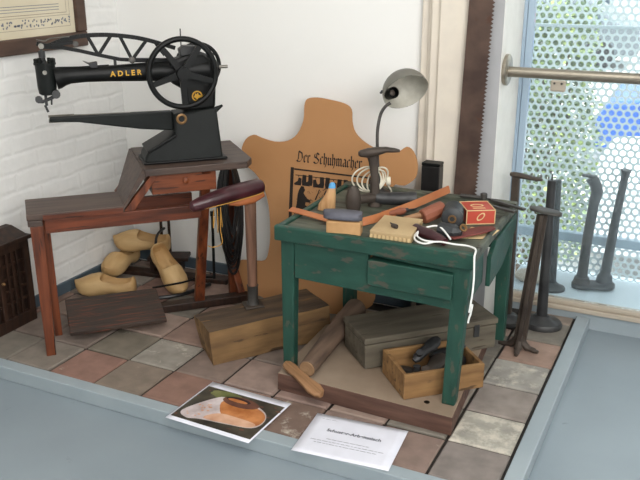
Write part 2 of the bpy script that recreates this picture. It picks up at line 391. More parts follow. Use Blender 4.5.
# window: sill, beige rail, frame, glass
b = nb(); box(b, (-.68, 3.15, -.145), (2.2, 3.5, .05)); struct('window_sill', b, 'paleblue', .003)
b = nb(); box(b, (-.68, 3.11, -.145), (2.2, 3.15, .02)); struct('trim_4', b, 'rim')
b = nb(); box(b, (-.68, 3.098, .02), (2.2, 3.15, .04)); box(b, (-.68, 3.108, .04), (2.2, 3.15, .058)); struct('trim_5', b, 'sillrail', .004)
b = nb()
for x0, x1, y0 in ((-.68, -.666, 3.122), (-.664, -.64, 3.116)): box(b, (x0, y0, .058), (x1, 3.15, 2.25))
box(b, (-.64, 3.122, 2.2), (2.2, 3.15, 2.25)); box(b, (2.15, 3.122, .058), (2.2, 3.15, 2.2))
w = struct('window_1', b, 'frameblue', .002)
b = nb(); box(b, (-.64, 3.132, .058), (2.15, 3.137, 2.2)); g = obj('pane', b, 'glass', w)
# white posts at the screen
b = nb(); box(b, (-.76, 3.42, .05), (-.722, 3.46, 2.25)); struct('trim_6', b, 'paleblue', .003)

# tiled platform
def tiles():
    bm = nb(); cl = bm.loops.layers.float_color.new('tint'); wl_ = bm.faces.layers.float.new('wear')
    X1 = -.381; p = .1945; Y0 = 1.857; q = .193
    cols = [(147, 122, 110), (142, 129, 118), (131, 117, 108), (159, 138, 126), (128, 121, 111), (143, 113, 102), (145, 136, 127)]
    fixed = {(0, 0): ((139, 129, 123), .0), (1, 0): ((142, 121, 111), 0), (0, 1): ((170, 165, 154), .2), (0, 2): ((152, 141, 133), .02), (0, 3): ((167, 162, 154), .15), (0, 4): ((163, 136, 121), .02),
             (3, 0): ((127, 105, 94), .13), (4, 0): ((156, 129, 116), .0), (5, 0): ((143, 111, 98), .02), (6, 0): ((135, 121, 108), .03), (7, 0): ((150, 116, 103), .04), (8, 0): ((138, 128, 118), .02), (9, 0): ((131, 123, 113), .02),
             (5, 1): ((137, 119, 109), .0), (6, 1): ((145, 135, 125), .1), (4, 1): ((154, 133, 123), .0), (3, 1): ((153, 129, 119), 0), (2, 0): ((141, 121, 112), 0),
             (6, 1): ((154, 147, 137), .1), (7, 1): ((126, 117, 104), .03), (5, 2): ((138, 129, 121), .08)}
    for i in range(11):
        for j in range(7):
            x1 = X1-i*p; x0 = x1-p; y0 = Y0+j*q; y1 = y0+q
            x0 = max(x0, WX+.001); y1 = min(y1, 3.095 if x1 > -.66 and x0 > -.7 else 2.885)
            if j > 4 and x1 < -.58: y1 = min(y1, 2.81 if x1 > -1.0 else 2.885)
            if x1-x0 < .02 or y1-y0 < .02: continue
            g_ = .0045; h = random.uniform(-.002, .002); c_ = .004
            co, wr = fixed.get((i, j), (random.choice(cols), random.choice((0, 0, .03, .06))))
            jx = random.uniform(-.0015, .0015)
            x0_, x1_, y0_, y1_ = x0+g_+jx, x1-g_+jx, y0+g_, y1-g_
            B = [bm.verts.new((x, y, -.03)) for x, y in ((x0_, y0_), (x1_, y0_), (x1_, y1_), (x0_, y1_))]
            Mv = [bm.verts.new((x, y, h-c_)) for x, y in ((x0_, y0_), (x1_, y0_), (x1_, y1_), (x0_, y1_))]
            T = [bm.verts.new((x, y, h)) for x, y in ((x0_+c_, y0_+c_), (x1_-c_, y0_+c_), (x1_-c_, y1_-c_), (x0_+c_, y1_-c_))]
            fs = [bm.faces.new(T)]
            for A, D in ((B, Mv), (Mv, T)):
                for k in range(4): fs.append(bm.faces.new([A[k], A[(k+1) % 4], D[(k+1) % 4], D[k]]))
            for f in fs:
                f[wl_] = wr
                for lp in f.loops: lp[cl] = lin(co)
    n0 = len(bm.faces)
    gb = nb(); box(gb, (WX, 1.852, -.05), (-.376, 2.9, -.008)); box(gb, (-.68, 2.9, -.05), (-.376, 3.1, -.008))
    tmp = bpy.data.meshes.new('t'); gb.to_mesh(tmp); gb.free(); bm.from_mesh(tmp)
    bm.faces.ensure_lookup_table()
    for f in bm.faces[n0:]:
        f[wl_] = 0
        for lp in f.loops: lp[cl] = lin((44, 38, 34))
    return struct('trim_7', bm, 'tiles')
tiles()
b = nb(); box(b, (WX, 1.803, -.045), (-.325, 1.85, .006)); struct('trim_8', b, 'rim', .003)
b = nb(); box(b, (-.374, 1.8505, -.045), (-.325, 3.105, .006)); struct('trim_9', b, 'rim', .003)

# perforated screen behind the glass, with its blue rail
def screen():
    t = thing('perforated_screen', 'grey perforated metal screen with round holes standing outside the window glass', 'screen', (-.722, 3.45, .05))
    bm = nb(); p = .0305; r = .0112; W = 1.35; H = 1.9; rows = int(H/(p*.866)); cols = int(W/p)
    for j in range(rows):
        for i in range(cols):
            cx = (i+.5+(.5 if j % 2 else 0))*p; cz = (j+.6)*p*.866
            outer = [bm.verts.new((cx+p/math.sqrt(3)*math.sin(PI/3*k), 0, cz+p/math.sqrt(3)*math.cos(PI/3*k))) for k in range(6)]
            inner = [bm.verts.new((cx+r*math.sin(PI/6*k), 0, cz+r*math.cos(PI/6*k))) for k in range(12)]
            for k in range(6):
                bm.faces.new([outer[k], outer[(k+1) % 6], inner[(2*k+2) % 12], inner[2*k+1], inner[2*k]])
    bmesh.ops.remove_doubles(bm, verts=bm.verts, dist=1e-5)
    s = obj('sheet', bm, 'meshmetal', t)
    md = s.modifiers.new('thick', 'SOLIDIFY'); md.thickness = .0015
    bm = nb(); box(bm, (0, -.035, .152), (1.5, -.003, .192)); obj('rail', bm, 'frameblue', t, .004)
    bm = nb(); box(bm, (0, -.025, 1.03), (1.5, -.003, 1.042)); obj('rail', bm, 'paleblue', t, .002)
screen()

b = nb(); box(b, (-.562, 3.118, .872), (-.506, 3.131, .915))
o = obj('wall_bracket', b, 'sillrail', None, .008); o.name = 'glass_bracket'; tag(o, 'small beige bracket with two screws on the window glass below the handrail', 'bracket')
for x in (-.547, -.521): b = nb(); lathe(b, [(.004, 0), (.004, .003)], (x, 3.1175, .903), (0, -1, 0), 10); obj('screw', b, 'iron_dark', o)

t = thing('handrail', 'brushed metal handrail tube fixed to the white window reveal', 'handrail', (-.68, 2.89, .966))
b = nb(); lathe(b, [(.052, 0), (.054, .003), (.054, .012), (.05, .015), (.02, .0151)], (0, 0, .006), (1, 0, 0), 28); obj('flange', b, 'brushed', t, smooth=True)
b = nb(); tube(b, [(.012, 0, 0), (1.2, 0, .004), (2.8, 0, .008)], .018, 20); obj('tube', b, 'brushed', t, smooth=True)

# ================================================================== OUTSIDE
GZ = -.9
b = nb(); box(b, (-30, 3.55, GZ-.1), (30, 60, GZ)); o = struct('ground_outside', b, 'asphalt')
b = nb(); box(b, (-30, 26, GZ), (12, 27, 7))
fac = obj('apartment_building', b, 'facade'); tag(fac, 'pale building facade far behind the parked cars', 'building')
for k in range(9):
    b = nb(); x = -24+k*3.2; box(b, (x, 25.9, -.5), (x+1.6, 26.05, 1.6)); obj('window', b, 'carglass', fac)

def bush(name, loc, rx, ry, h, nleaf, label, mats, sz):
    t = thing(name, label, 'bush', loc)
    b = nb()
    for k in range(9):
        a = random.uniform(0, 2*PI); tube(b, smooth_path([(0, 0, 0), (math.cos(a)*rx*.3, math.sin(a)*ry*.3, h*.5), (math.cos(a)*rx*.7, math.sin(a)*ry*.7, h*.9)], 3), [.012, .004], 5)
    obj('stem', b, 'branch', t)
    for mi, mt in enumerate(mats):
        b = nb()
        for k in range(nleaf//len(mats)):
            z = .28+.72*random.random()**.8; a = random.uniform(0, 2*PI); rr = random.random()**.4*(1-.45*abs(z-.45))
            c = Vector((math.cos(a)*rx*rr, math.sin(a)*ry*rr, z*h)); q = rotm(random.uniform(-1, 1), random.uniform(-1, 1), random.uniform(0, 6)); s = sz*random.uniform(.6, 1.3)
            vs_ = [b.verts.new(c+q @ Vector(p)*s) for p in ((0, 0, 0), (.35, .5, .08), (0, 1.1, 0), (-.35, .5, .08))]
            b.faces.new(vs_)
        f = obj('foliage', b, mt, t)
    return t
bush('bush', (-.93, 4.7, GZ), .40, .26, 2.0, 9000, 'loose green bush close behind the perforated screen', ['leaf1', 'leaf1', 'leaf1', 'leaf2'], .04)
bush('bush', (-2.1, 7.2, GZ), .75, .5, 2.1, 5000, 'yellow green bush farther off behind the nearer bush', ['leaf2', 'leaf1'], .06)

def car(label, loc, rz, paint):
    t = thing('parked_car', label, 'car', loc, rz)
    prof = [(-2, .28), (-2.02, .62), (-1.9, .8), (-1.1, .88), (-.5, 1.36), (.9, 1.4), (1.6, .92), (1.98, .84), (2.05, .55), (2, .28)]
    b = nb(); prism(b, prof, lambda x, z: (x, -.82+(.14 if z > 1 else 0), z), lambda x, z: (x, .82-(.14 if z > 1 else 0), z)); obj('body', b, paint, t, .05)
    for s in (-1, 1):
        b = nb()
        f = lambda x, z, k=s: (x, k*(.835-(z-.9)*.27), z)
        g_ = lambda x, z, k=s: (x, k*(.80-(z-.9)*.27), z)
        prism(b, [(-.9, .93), (-.45, 1.28), (.85, 1.3), (1.35, .95)], f, g_)
        obj('side_window', b, 'carglass', t)
    for x in (-1.25, 1.25):
        for s in (-1, 1):
            b = nb(); lathe(b, [(.31, -.1), (.31, .1)], (x, s*.74, .31), (0, 1, 0), 20); obj('wheel', b, 'tyre', t, .03)
            
    return t
car('white car nearest behind the perforated screen', (1.22, 6.6, GZ), math.radians(4), 'carwhite')
car('blue car behind the nearest white car outside the window', (.86, 9.9, GZ), math.radians(2), 'carblue')
car('red car in the farther row outside the window', (1.15, 12.9, GZ), math.radians(0), 'carred')
car('white car in the far row left of the red one', (-4.4, 14.5, GZ), math.radians(0), 'carwhite')
car('grey car parked farthest off by the facade', (-3.6, 19.0, GZ), math.radians(0), 'cargrey')

# ================================================================== LEFT WALL: PICTURE, LATTICE CABINET
t = thing('framed_picture', 'dark wooden frame with a yellowed printed document on the brick wall', 'picture', (WX, 2.25, 1.0))
b = nb(); y1, y0 = .43, -.55; z0, z1 = 0, .62; w_ = .058; z0s = .002
box(b, (0, y0, z0), (.025, y1, z0+w_)); box(b, (0, y0, z1-w_), (.025, y1, z1)); box(b, (0, y0, z0+w_), (.025, y0+w_, z1-w_)); box(b, (0, y1-w_, z0+w_), (.025, y1, z1-w_))
obj('frame', b, 'frame', t, .006)
b = nb(); box(b, (.002, y0+w_, z0+w_), (.012, y1-w_, z1-w_)); pp = obj('document', b, 'oldpaper', t)
b = nb(); X = .0125
def rect(b, y0, y1, z0, z1, x=X): b.faces.new([b.verts.new(p) for p in ((x, y0, z0), (x, y1, z0), (x, y1, z1), (x, y0, z1))])
for z in (.085, .128): rect(b, -.45, .345, z, z+.0015)
rect(b, -.4, .33, .137, .139); rect(b, .328, .33, .137, .5); rect(b, .345, .3465, .085, .5)
obj('border_line', b, 'print1', pp)
b = nb()
k = -.45
while k < .335:
    for _ in range(4):
        a, c = k+random.uniform(0, .012), .092+random.uniform(0, .026); rect(b, a, a+.006, c, c+.006, X+.0002)
    k += .019
for z in (.15, .16, .17): rect(b, -.4, .29, z, z+.002)
obj('ornament', b, 'print2', pp)

t = thing('lattice_cabinet', 'low dark wooden cabinet with a lattice front against the brick wall at the left edge', 'cabinet', (WX+.003, 1.875, 0))
D = .085; L = .295
b = nb(); box(b, (0, 0, 0), (D-.02, L, .335)); obj('body', b, 'darkwood', t, .003)
b = nb(); box(b, (-.0, -.005, .335), (D+.012, L+.008, .35)); hexa(b, [(0, 0, .35), (D, 0, .35), (D, L, .35), (0, L, .35)], [(0, .02, .385), (D*.35, .02, .385), (D*.35, L-.02, .385), (0, L-.02, .385)]); obj('lid', b, 'darkwood', t, .002)
b = nb()
for y in (0, L-.028): box(b, (D-.02, y, 0), (D, y+.028, .335))
box(b, (D-.02, .02, .0), (D, L-.02, .05)); box(b, (D-.02, .02, .305), (D, L-.02, .335)); box(b, (D-.02, .135, .05), (D, .155, .305))
obj('front_frame', b, 'darkwood', t, .003)
b = nb()
for y in (.055, .085, .112, .18, .205, .23): box(b, (D-.014, y, .05), (D-.004, y+.01, .305))
for z in (.1, .15, .2, .25): box(b, (D-.017, .02, z), (D-.008, L-.02, z+.01))
obj('lattice', b, 'darkwood', t, .001)
b = nb(); lathe(b, [(.004, 0), (.007, .008), (.004, .014)], (D, .145, .2), (1, 0, 0), 10); obj('knob', b, 'brass', t, smooth=True)

# ================================================================== MACHINE BENCH
BA = math.radians(45.6); BO = (-2.009, 1.944, 0)
t = bench = thing('machine_bench', 'reddish brown wooden machine bench with low seat and raised table, in the corner', 'bench', BO, BA)
b = nb(); box(b, (-.022, -.006, .507), (.302, .192, .53)); obj('seat_board', b, 'bench_top', t, .003)
b = nb(); box(b, (.03, -.010, .506), (.296, -.0062, .524)); obj('edge_strip', b, 'bench_red', t, .001)
b = nb(); box(b, (-.02, -.004, .485), (.028, .19, .506)); obj('end_cleat', b, 'bench_top', t, .003)
b = nb(); hexa(b, [(.29, -.002, .514), (.306, -.002, .52), (.306, .19, .52), (.29, .19, .514)][::-1], [(.372, -.004, .652), (.392, -.004, .642), (.392, .35, .642), (.372, .35, .652)][::-1]); obj('slanted_board', b, 'bench_top', t, .002)
b = nb(); poly = [(.378, -.012), (.742, -.012), (.772, .04), (.772, .36), (.378, .36)]
prism(b, poly, lambda x, y: (x, y, .627), lambda x, y: (x, y, .652)); obj('table_top', b, 'bench_top', t, .003)
b = nb(); box(b, (.034, .0, .456), (.57, .026, .505)); obj('front_rail', b, 'bench_red', t, .002)
b = nb(); box(b, (.034, .165, .456), (.57, .185, .505)); obj('back_rail', b, 'bench_red', t, .002)
for v0 in (.004, .27):
    b = nb(); hexa(b, [(.298, v0, .505), (.335, v0, .505), (.335, v0+.025, .505), (.298, v0+.025, .505)], [(.40, v0, .627), (.43, v0, .627), (.43, v0+.025, .627), (.40, v0+.025, .627)]); obj('brace', b, 'bench_red_z', t, .002)
b = nb(); box(b, (.402, .012, .553), (.632, .012+.24, .628)); dr = obj('drawer', b, 'drawer', t, .003)
b = nb(); lathe(b, [(.006, 0), (.011, .006), (.011, .011), (.006, .015)], (.522, .012, .598), (0, -1, 0), 16); obj('knob', b, 'drawer', dr, smooth=True)
def leg(b0, t0, w0, w1, d0, d1): 
    bm = nb(); (x, y, z), (X_, Y_, Z_) = b0, t0
    hexa(bm, [(x-w0, y-d0, z), (x+w0, y-d0, z), (x+w0, y+d0, z), (x-w0, y+d0, z)], [(X_-w1, Y_-d1, Z_), (X_+w1, Y_-d1, Z_), (X_+w1, Y_+d1, Z_), (X_-w1, Y_+d1, Z_)]); return bm
for a in (((.006, .012, 0), (.008, .018, .485), .016, .022, .014, .019), ((.04, .172, 0), (.036, .168, .485), .013, .015, .013, .016),
          ((.592, .245, .032), (.598, .022, .626), .019, .017, .016, .015), ((.755, .325, 0), (.752, .325, .627), .018, .02, .018, .02)):
    obj('leg', leg(*a), 'bench_red_z', t, .003)
b = nb(); box(b, (.44, .228, 0), (.80, .278, .032)); obj('floor_beam', b, 'darkwood', t, .003)
b = nb(); bar(b, (.752, .318, .14), (.77, .262, .03), .03, .022); obj('foot_brace', b, 'bench_red_z', t, .003)
b = nb(); box(b, (.03, .185, .09), (.05, .20, .12)); 
b.free()
b = nb(); R = rotm(x=math.radians(7)); box(b, (.078, .075, .045), (.432, .325, .062), R); tr = obj('treadle', b, 'treadle', t, .003)
b = nb(); box(b, (.16, .17, .0), (.19, .32, .032)); box(b, (.34, .17, .0), (.37, .32, .032)); obj('treadle_block', b, 'darkwood', tr, .002)
b = nb(); tube(b, [(.684, .372, .065), (.688, .372, .34)], .006, 8); tube(b, smooth_path([(.684, .372, .07), (.62, .37, .078), (.55, .36, .07), (.42, .33, .075)], 4), .0045, 6)
lathe(b, [(.009, 0), (.009, .02)], (.688, .372, .34)); obj('treadle_rod', b, 'iron_black', t, smooth=True)

# black belt coil hanging from the table edge
t = thing('belt_coil', 'bundle of black belts hanging in a long loop under the machine table', 'belt', BO, BA)
b = nb(); random.seed(3)
for k in range(13):
    cx = .742+random.uniform(-.006, .006); v_ = .268+.0035*(k-6); wd = .018+.0026*k+random.uniform(-.002, .002); z1 = .60+random.uniform(-.01, .01); z0 = .105+.02*abs(k-9)+random.uniform(0, .03)
    zm = (z0+z1)/2
    pts = [(cx-.006, v_, z1), (cx-wd*.8, v_, (z1*2+zm)/3-.03), (cx-wd, v_, zm-.05), (cx-wd*.55, v_, z0+.04), (cx, v_, z0), (cx+wd*.55, v_, z0+.04), (cx+wd, v_, zm-.05), (cx+wd*.8, v_, (z1*2+zm)/3-.03), (cx+.006, v_, z1)]
    tube(b, smooth_path(pts, 4, True), .0052, 6, True)
obj('belt', b, 'beltblack', t, smooth=True)
b = nb(); tube(b, smooth_path([(.742, .262, .59), (.742, .285, .606), (.742, .296, .618), (.742, .296, .627)], 3), .005, 6); obj('hook', b, 'iron_black', t, smooth=True)

# ================================================================== SEWING MACHINE (local = bench frame)
MO = (-.53, -.12, -.652)
u_ = Vector((math.cos(BA), math.sin(BA), 0)); v_w = Vector((-u_.y, u_.x, 0))
ml = Vector(BO)+u_*.53+v_w*.12+Vector((0, 0, .653))
t = mach = thing('sewing_machine', 'black cast iron cobbler\'s sewing machine with big handwheel and gold lettering', 'sewing machine', ml, BA)
def mp(name, bm, m, parent=mach, bevel=0, smooth=False): return obj(name, bm, m, parent, bevel, smooth, off=MO)
V = .12
def plate(bm, poly, v0, v1): prism(bm, poly, lambda x, z: (x, v0, z), lambda x, z: (x, v1, z))
b = nb(); 
front = [(.392, .653), (.672, .653), (.659, .834), (.505, .822), (.503, .752), (.408, .702), (.394, .675)]
va = [b.verts.new((x, .055+(z-.652)*.12, z)) for x, z in front]; vb = [b.verts.new((x, .185-(z-.652)*.12, z)) for x, z in front]
b.faces.new(va); b.faces.new(vb[::-1])
for i in range(len(va)): b.faces.new([va[(i+1) % 7], va[i], vb[i], vb[(i+1) % 7]])
base = mp('base', b, 'iron_casting', bevel=.008)
b = nb(); box(b, (.385, .045, .653), (.685, .195, .661)); plate(b, [(.40, .70), (.505, .755), (.508, .745), (.404, .69)], .05, .19); mp('base_flange', b, 'iron_black', base, .003)
b = nb(); tube(b, [(.655, .12, .815), (.69, .12, .834)], [.014, .004], 8); mp('oil_lip', b, 'iron_casting', base, smooth=True)
b = nb(); lathe(b, [(.010, 0), (.019, .0), (.019, .006), (.014, .008), (.011, .006), (.010, 0)], (.530, .073, .803), (0, -1, 0), 24, cap=False); ring = mp('badge_ring', b, 'brass', base, smooth=True)
b = nb(); plate(b, [(.088, .814), (.088, .831), (.505, .826), (.505, .757), (.389, .770), (.181, .808)], .102, .138); arm = mp('lower_arm', b, 'iron_casting', bevel=.005)
b = nb(); tube(b, [(.086, .12, .822), (.17, .12, .822)], .0135, 14); tube(b, [(.168, .12, .824), (.26, .12, .8235), (.36, .12, .823)], [.009, .007, .006], 10); mp('needle_plate', b, 'steel', arm, smooth=True)
# upper arm
b = nb(); tube(b, [(.122, V, .958), (.135, V, .960), (.15, V, .963), (.17, V, .965), (.22, V, .966), (.30, V, .966), (.40, V, .966), (.50, V, .966), (.54, V, .966), (.58, V, .966), (.64, V, .966)],
       [.038, .036, .031, .027, .0255, .027, .031, .035, .037, .04, .046], 24); ua = mp('upper_arm', b, 'iron_black', smooth=True)
b = nb(); tube(b, [(.13, V-.01, .994), (.20, V-.005, .992), (.30, V, .9935)], .0028, 6); mp('thread_rod', b, 'iron_black', ua, smooth=True)
# column behind the wheel
b = nb(); plate(b, [(.50, 1.0), (.56, 1.02), (.62, 1.025), (.657, .995), (.664, .93), (.658, .83), (.54, .82), (.552, .86), (.548, .90), (.50, .93)], .085, .155); mp('column', b, 'iron_black', bevel=.012)
b = nb(); plate(b, [(.545, 1.015), (.54, 1.04), (.56, 1.052), (.60, 1.05), (.612, 1.03), (.60, 1.015)], .10, .14); plate(b, [(.612, 1.03), (.66, 1.012), (.665, 1.0), (.61, 1.02)], .105, .135); mp('cam_block', b, 'iron_dark', bevel=.004)
b = nb(); tube(b, [(.551, V, 1.04), (.551, V, 1.108)], .002, 6); mp('thread_pin', b, 'iron_black', smooth=True)
# head
b = nb(); lathe(b, [(.022, .905), (.028, .91), (.031, .93), (.032, .98), (.033, 1.012)], (.093, V, 0), n=24); head = mp('head', b, 'iron_casting', smooth=True)
b = nb()
for k in range(12):
    a = 2*PI*k/12; c = Vector((.093+.03*math.cos(a), V+.03*math.sin(a), 0)); box(b, (c.x-.0045, c.y-.0045, 1.008), (c.x+.0045, c.y+.0045, 1.024), rotm(z=a))
lathe(b, [(.036, 0), (.036, .007)], (.093, V, 1.004), n=24); mp('toothed_collar', b, 'iron_casting', head, .001)
b = nb(); tube(b, [(.087, V, .99), (.087, V, 1.072)], .0045, 10); lathe(b, [(.011, 0), (.011, .022)], (.087, V, 1.028), n=12)
nbr = mp('needle_bar', b, 'iron_dark', head, smooth=True)
b = nb(); lathe(b, [(.009, 0), (.009, .01)], (.087, V-.012, 1.066), (0, -1, 0), 16); mp('screw', b, 'steel', head, smooth=True)
b = nb(); lathe(b, [(.007, 0), (.007, .012)], (.089, V-.03, .983), (0, -1, 0), 14); mp('screw', b, 'steel', head, smooth=True)
b = nb(); tube(b, [(.085, V, .91), (.085, V, .868)], .005, 8); bar(b, (.08, V, .87), (.088, V, .846), .006, .008); tube(b, smooth_path([(.056, V, .9), (.062, V, .888), (.072, V, .882), (.10, V, .892), (.118, V, .9), (.122, V, .912)], 3), .006, 8); bar(b, (.104, V, .9), (.101, V, .87), .006, .006)
lathe(b, [(.012, 0), (.012, .012)], (.062, V-.008, .892), (0, -1, 0), 12); lathe(b, [(.014, 0), (.014, .02)], (.118, V-.01, .908), (0, -1, 0), 12); mp('presser_foot', b, 'iron_dark', head, .001)
# lattice lever above the arm
b = nb()
top = smooth_path([(.074, V, 1.074), (.11, V, 1.066), (.15, V, 1.080), (.214, V, 1.093), (.295, V, 1.095), (.378, V, 1.086), (.445, V, 1.071), (.53, V, 1.043)], 4)
for p, q in zip(top, top[1:]): bar(b, p, q, .014, .009, (0, 1, 0))
bot = [(.085, V, 1.062), (.154, V, 1.058), (.21, V, 1.045), (.274, V, 1.028), (.339, V, 1.012), (.38, V, 1.008)]
for p, q in zip(bot, bot[1:]): bar(b, p, q, .012, .009, (0, 1, 0))
for (x0, z0), (x1, z1) in (((.238, 1.093), (.268, 1.03)), ((.315, 1.092), (.270, 1.03)), ((.345, 1.088), (.377, 1.015)), ((.432, 1.072), (.385, 1.015)), ((.462, 1.064), (.492, 1.02))): bar(b, (x0, V, z0), (x1, V, z1), .011, .008, (0, 1, 0))
bar(b, (.38, V, 1.008), (.56, V, 1.0), .014, .016, (0, 1, 0)); bar(b, (.12, V, 1.066), (.19, V, 1.075), .012, .022, (0, 1, 0)); lat = mp('lattice_lever', b, 'iron_black', bevel=.001)
b = nb(); lathe(b, [(.011, 0), (.011, .012), (.007, .014)], (.378, V-.006, 1.009), (0, -1, 0), 18); mp('pivot_pin', b, 'iron_old', lat, smooth=True)
b = nb(); lathe(b, [(.009, 0), (.009, .014)], (.197, V-.006, 1.07), (0, -1, 0), 14); mp('pivot_pin', b, 'iron_old', lat, smooth=True)
b = nb(); tube(b, smooth_path([(.074, V-.01, 1.088), (.1, V-.012, 1.082), (.12, V-.012, 1.09), (.18, V-.012, 1.094)], 4), .002, 6); mp('spring_wire', b, 'steel', lat, smooth=True)
b = nb(); tube(b, [(.322, V, 1.015), (.322, V, .985)], .005, 8); mp('stop_screw', b, 'iron_dark', ua, smooth=True)
b = nb(); plate(b, [(.215, 1.012), (.236, 1.004), (.262, 1.008), (.262, .988), (.240, .988), (.233, 1.0)], .105, .135); mp('oil_cup', b, 'iron_dark', ua, .002)
# wheels
def wheel(bm, c, R, rr, n_sp, w, tw):
    seg = 56; c = Vector(c)
    tube(bm, [c+Vector((math.cos(2*PI*k/seg)*R, 0, math.sin(2*PI*k/seg)*R)) for k in range(seg)], rr, 10, True)
    lathe(bm, [(.012, -.022), (.022, -.02), (.024, .0), (.022, .02)], c, (0, -1, 0), 20)
    for k in range(n_sp):
        a = 2*PI*k/n_sp+tw; d = Vector((math.cos(a), 0, math.sin(a)))
        p = c+d*.015; q = c+d*(R-.003); s = d.cross(Vector((0, 1, 0)))
        hexa(bm, [p+s*w+Vector((0, .007, 0)), p-s*w+Vector((0, .007, 0)), p-s*w-Vector((0, .007, 0)), p+s*w-Vector((0, .007, 0))], [q+s*w*.75+Vector((0, .006, 0)), q-s*w*.75+Vector((0, .006, 0)), q-s*w*.75-Vector((0, .006, 0)), q+s*w*.75-Vector((0, .006, 0))])
b = nb(); wheel(b, (.537, .04, .966), .115, .0098, 5, .0115, math.radians(55)); hw = mp('handwheel', b, 'iron_black', smooth=True)
b = nb(); tube(b, [(.537, .055, .966), (.537, .12, .966)], .013, 12); mp('axle', b, 'iron_dark', hw, smooth=True)
b = nb(); wheel(b, (.618, .172, .972), .078, .007, 5, .006, .6); mp('gear_wheel', b, 'iron_black', smooth=True)
b = nb(); tube(b, [(.66, V, .972), (.714, V, .972)], .006, 10); cr_ = mp('crank_shaft', b, 'steel', smooth=True)
b = nb(); lathe(b, [(.018, 0), (.018, .008)], (.672, V, .972), (1, 0, 0), 18); mp('collar', b, 'iron_black', cr_, smooth=True)
b = nb(); box(b, (.655, .09, .92), (.67, .15, 1.0)); mp('bearing', b, 'iron_black', bevel=.005)
# gold emblem: disc, ring and a small bird silhouette
b = nb(); lathe(b, [(.0145, 0), (.019, 0), (.019, .002), (.0145, .002), (.0145, 0)], (.592, .084, .878), (0, -1, 0), 28, cap=False)
emb = mp('gold_emblem', b, 'gold', smooth=True)
b = nb(); bird = [(-.002, -.013), (.004, -.006), (.013, -.004), (.012, .004), (.006, .003), (.003, .012), (-.003, .006), (-.006, .011), (-.009, .002), (-.013, -.003), (-.007, -.005)]
prism(b, bird, lambda x, z: (.592+x, .0835, .878+z), lambda x, z: (.592+x, .0815, .878+z)); mp('emblem_bird', b, 'gold', emb)

def text_mesh(name, body, size, m, parent, mat, bold=.0, extrude=.0006, sx=1, spacing=1):
    cu = bpy.data.curves.new(name, 'FONT'); cu.body = body; cu.size = size; cu.extrude = extrude; cu.offset = bold; cu.align_x = 'CENTER'; cu.align_y = 'CENTER'; cu.space_character = spacing
    tmp = bpy.data.objects.new('tmp', cu); C.objects.link(tmp); bpy.context.view_layer.update()
    me = bpy.data.meshes.new_from_object(tmp.evaluated_get(bpy.context.evaluated_depsgraph_get())); bpy.data.objects.remove(tmp)
    me.transform(Matrix.Diagonal((sx, 1, 1, 1))); me.transform(m)
    me.materials.clear(); me.materials.append(M[mat]); o = bpy.data.objects.new(name, me); C.objects.link(o); o.parent = parent; return o
mt_ = Matrix.Translation((.352-.53, V-.0325-.12, .968-.652)) @ Matrix.Rotation(math.radians(-1), 4, 'Y') @ Matrix.Rotation(PI/2, 4, 'X')
text_mesh('gold_lettering', 'ADLER', .0245, mt_, mach, 'gold', .0007, .0012, 1.0, 1.62)

# ================================================================== CLOGS AND THEIR RACK
def clog_mesh(name='wooden_clog', s=1.0):
    X = [0, .006, .02, .05, .085, .12, .155, .19, .22, .24, .252, .258]
    Wd = [.018, .026, .033, .037, .037, .040, .045, .047, .042, .030, .016, .005]
    T = [.060, .068, .069, .064, .062, .072, .080, .074, .064, .058, .056, .056]
    Bt = [.012, .004, 0, 0, .012, .008, 0, 0, .004, .014, .028, .044]
    b = nb(); blob(b, [((x*s, 0, (tp+bt)/2*s), w_*s, max(tp-bt, .006)/2*s, (0, 1, 0), (0, 0, 1)) for x, w_, tp, bt in zip(X, Wd, T, Bt)], 22, 2.5)
    o = obj(name, b, 'clog', None, smooth=True)
    c = nb()
    prof = [(.012, .022, .020), (.02, .0285, .022), (.05, .0325, .012), (.09, .033, .018), (.125, .036, .016), (.15, .032, .022), (.18, .024, .03), (.2, .01, .04)]
    # hollow: open at the heel half, tunnelling under the instep
    blob(c, [((x*s, 0, ((.11 if x < .13 else .065-(x-.13)*.2)+zb)/2*s), w_*s, ((.11 if x < .13 else .065-(x-.13)*.2)-zb)/2*s, (0, 1, 0), (0, 0, 1)) for x, w_, zb in prof], 18, 2.6)
    cut(o, c)
    return o
proto = clog_mesh()
proto.data.transform(Matrix.Diagonal((.98, 1.08, 1.22, 1)))
def put_clog(o, loc, rot, label):
    o.location = loc; o.rotation_euler = rot; tag(o, label, 'clog', 'wooden clogs under the machine bench'); o['label'] = label
A25 = math.radians(25.8)
put_clog(proto, (-2.07, 2.515, .004), (0, 0, math.radians(204)), 'pale wooden clog lying nearest the treadle, toe to the left')
c2 = proto.copy(); C.objects.link(c2); put_clog(c2, (-2.315, 2.835, .022), (0, math.radians(4), math.radians(-83)), 'pale wooden clog behind the nearest clog, rounded toe facing forward')
c3 = proto.copy(); C.objects.link(c3); put_clog(c3, (-2.115, 2.83, .092), (math.radians(-12), math.radians(-2), math.radians(204)), 'pale wooden clog lying topmost with a dark strap across its opening')
c4 = proto.copy(); C.objects.link(c4); put_clog(c4, (-2.10, 2.70, .128), (math.radians(10), math.radians(36), math.radians(-24)), 'pale wooden clog leaning down to the right, toe on the platform')
